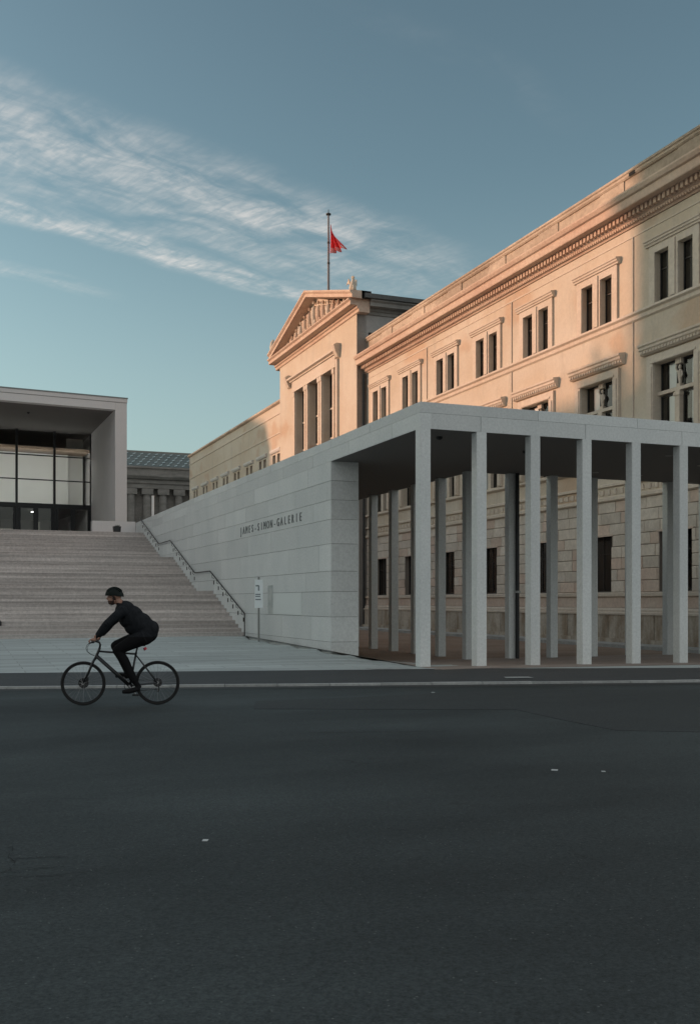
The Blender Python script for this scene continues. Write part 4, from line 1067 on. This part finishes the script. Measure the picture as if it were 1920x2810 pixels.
# head (face towards -x, bowed a little)
HC = Vector((-.235, 0, 1.70))
ell((HC.x+.01, 0, HC.z+.03), (.098, .078, .105)); ell((HC.x-.035, 0, HC.z-.055), (.062, .058, .075)); ell((HC.x-.065, 0, HC.z-.095), (.034, .034, .03))
body.tube([(HC.x-.09, 0, HC.z+.01), (HC.x-.118, 0, HC.z-.035), (HC.x-.092, 0, HC.z-.045)], [.012, .018, .012], 8)
ell((HC.x+.015, -.078, HC.z-.01), (.02, .012, .032)); ell((HC.x+.015, .078, HC.z-.01), (.02, .012, .032))
ell((HC.x-.093, 0, HC.z-.072), (.014, .024, .010))
for sd in (-1, 1):
    sh_ = (-.10, sd*.185, 1.475); el = (-.315, sd*.285, 1.285); wr = (-.462, sd*.245, 1.10)
    ell((sh_[0], sh_[1]-sd*.01, sh_[2]), (.085, .075, .085))
    chain([(-.06, sd*.10, 1.47), sh_, ((sh_[0]+el[0])/2, (sh_[1]+el[1])/2, (sh_[2]+el[2])/2), el], [.09, .085, .072, .062])
    chain([el, ((el[0]*.6+wr[0]*.4), (el[1]*.6+wr[1]*.4), (el[2]*.6+wr[2]*.4)), wr], [.062, .060, .046])
    ell(el, (.055, .055, .055))
    hp = Vector((-.525, sd*.235, 1.035))
    chain([wr, (-.505, sd*.225, 1.072)], [.030, .032]); ell(tuple(hp), (.048, .036, .03))
    for f in range(4):      # four fingers over the hood, unequal
        y = hp.y+sd*(-.027+.018*f); L = (.9, 1.0, .95, .8)[f]
        body.tube([(hp.x-.02, y, hp.z+.006), (hp.x-.058*L, y, hp.z+.002), (hp.x-.078*L, y, hp.z-.024), (hp.x-.066*L, y, hp.z-.05)], [.0115, .0105, .0095, .008], 7)
    body.tube([(hp.x+.01, hp.y-sd*.025, hp.z), (hp.x-.02, hp.y-sd*.05, hp.z-.018), (hp.x-.045, hp.y-sd*.045, hp.z-.035)], [.014, .012, .009], 7)
# legs
def leg(sd, knee, ankle, heel, ball, toe):
    hip = (.24, sd*.10, 1.07)
    m_ = [(hip[i]*.5+knee[i]*.5) for i in range(3)]; m_[2] += .01
    chain([hip, tuple(m_), knee], [.128, .108, .08]); ell(hip, (.13, .10, .13)); ell(knee, (.072, .068, .072))
    c1 = [knee[i]*.68+ankle[i]*.32 for i in range(3)]; c1[0] += .018
    chain([knee, tuple(c1), ankle], [.074, .078, .056])
    chain([ankle, heel], [.045, .038]); chain([heel, tuple((heel[i]+ball[i])/2 for i in range(3)), ball, toe], [.036, .042, .042, .028])
leg(-1, (-.185, -.105, .865), (.085, -.10, .375), (.165, -.10, .265), (.06-.06, -.115, .225), (-.105, -.115, .215))
leg(1, (-.235, .105, .925), (-.045, .10, .52), (.0, .10, .44), (-.15, .115, .455), (-.235, .115, .45))
# jacket hem and back folds
bme = body.mesh('person_body', [mt('x', (0, 0, 0))])
tmp = bpy.data.objects.new('tmp', bme); COL.objects.link(tmp)
rm = tmp.modifiers.new('r', 'REMESH'); rm.mode = 'VOXEL'; rm.voxel_size = .0085; rm.use_smooth_shade = True
sm = tmp.modifiers.new('s', 'SMOOTH'); sm.factor = .5; sm.iterations = 3
dg = bpy.context.evaluated_depsgraph_get(); fin = bpy.data.meshes.new_from_object(tmp.evaluated_get(dg)); bpy.data.objects.remove(tmp)
fin.name = 'person_body'; fin.materials.clear()
JK = mt('black_jacket', (.010, .012, .015), .85, (.018, .02, .024), 14, spec=.2, bump=.02, bscale=11); TR = mt('black_trousers', (.008, .008, .009), .9, spec=.15, bump=.005, bscale=18)
SKN = mt('skin', (.36, .20, .145), .5); SHO = mt('dark_shoe', (.010, .010, .011), .8, spec=.2); BRD = mt('dark_beard', (.08, .042, .03), .9)
for m_ in (JK, TR, SKN, SHO, BRD): fin.materials.append(m_)
for p in fin.polygons:
    c = p.center; k = 0
    if c.z > 1.555 and c.x < -.11:
        k = 2
        if c.x < -.235 and c.z < 1.636: k = 4
        if abs(c.y) > .05 and -.262 < c.x < -.21 and c.z < 1.70: k = 4
        if c.z < 1.60: k = 0 if c.x > -.2 else k
    elif c.x < -.488 and c.z < 1.11: k = 2
    elif c.z < 1.12-.25*(c.x-.1)*0 and (c.x > -.30) and c.z < 1.055+.35*(c.x-.2)*0+.02: k = 1
    if c.z < .31 and c.y < 0: k = 3
    if c.z < .49 and c.y > 0 and c.x < .06: k = 3
    p.material_index = k; p.use_smooth = True
pb = part('body', fin, None, rider)
# helmet
hm = MB(); n = 22; mm2 = 12
HCc = HC+Vector((-.002, 0, .028)); rx, ry, rz = .138, .105, .122
k0 = len(hm.v)
for i in range(mm2+1):
    ph = (math.pi*.53)*i/mm2
    for j in range(n):
        a = 2*math.pi*j/n
        x, y, z = math.sin(ph)*math.cos(a), math.sin(ph)*math.sin(a), math.cos(ph)
        ridge = 1+.035*math.cos(4*a)*math.sin(ph)
        xx = x*rx*ridge*(1.02 if x > 0 else 1.0); zz2 = z*rz - (.018*x if x > 0 else .0)
        hm.v.append((HCc.x+xx, HCc.y+y*ry*ridge, HCc.z+zz2))
for i in range(mm2):
    for j in range(n): hm.f.append((k0+i*n+j, k0+(i+1)*n+j, k0+(i+1)*n+(j+1) % n, k0+i*n+(j+1) % n)); hm.mi.append(0)
for a in range(5):
    y = -.06+.03*a; cc = math.sqrt(1-(y/ry)**2); hm.tube([(HCc.x+rx*cc*math.cos(q)*.98, y, HCc.z+rz*cc*math.sin(q)+.001) for q in [.5+i_*.214 for i_ in range(11)]], .008, 6)
hel = part('helmet', hm, mt('black_green_helmet', (.005, .010, .009), .6, spec=.2), rider, smooth=True)
part('helmet_strap', MB().tube([(HCc.x-.02, -.083, HCc.z-.02), (HCc.x-.005, -.085, HCc.z-.075), (HCc.x-.045, -.05, HCc.z-.16), (HCc.x-.05, 0, HCc.z-.175)], .006, 6), WHITE if False else BLACKM, hel)
part('jacket_logo', MB().box(-.13, -.08, -.262, -.2605, 1.47, 1.482), WHITE, rider) if False else None
# render hints
SC.render.engine = 'CYCLES'
SC.cycles.max_bounces = 6; SC.cycles.transparent_max_bounces = 12
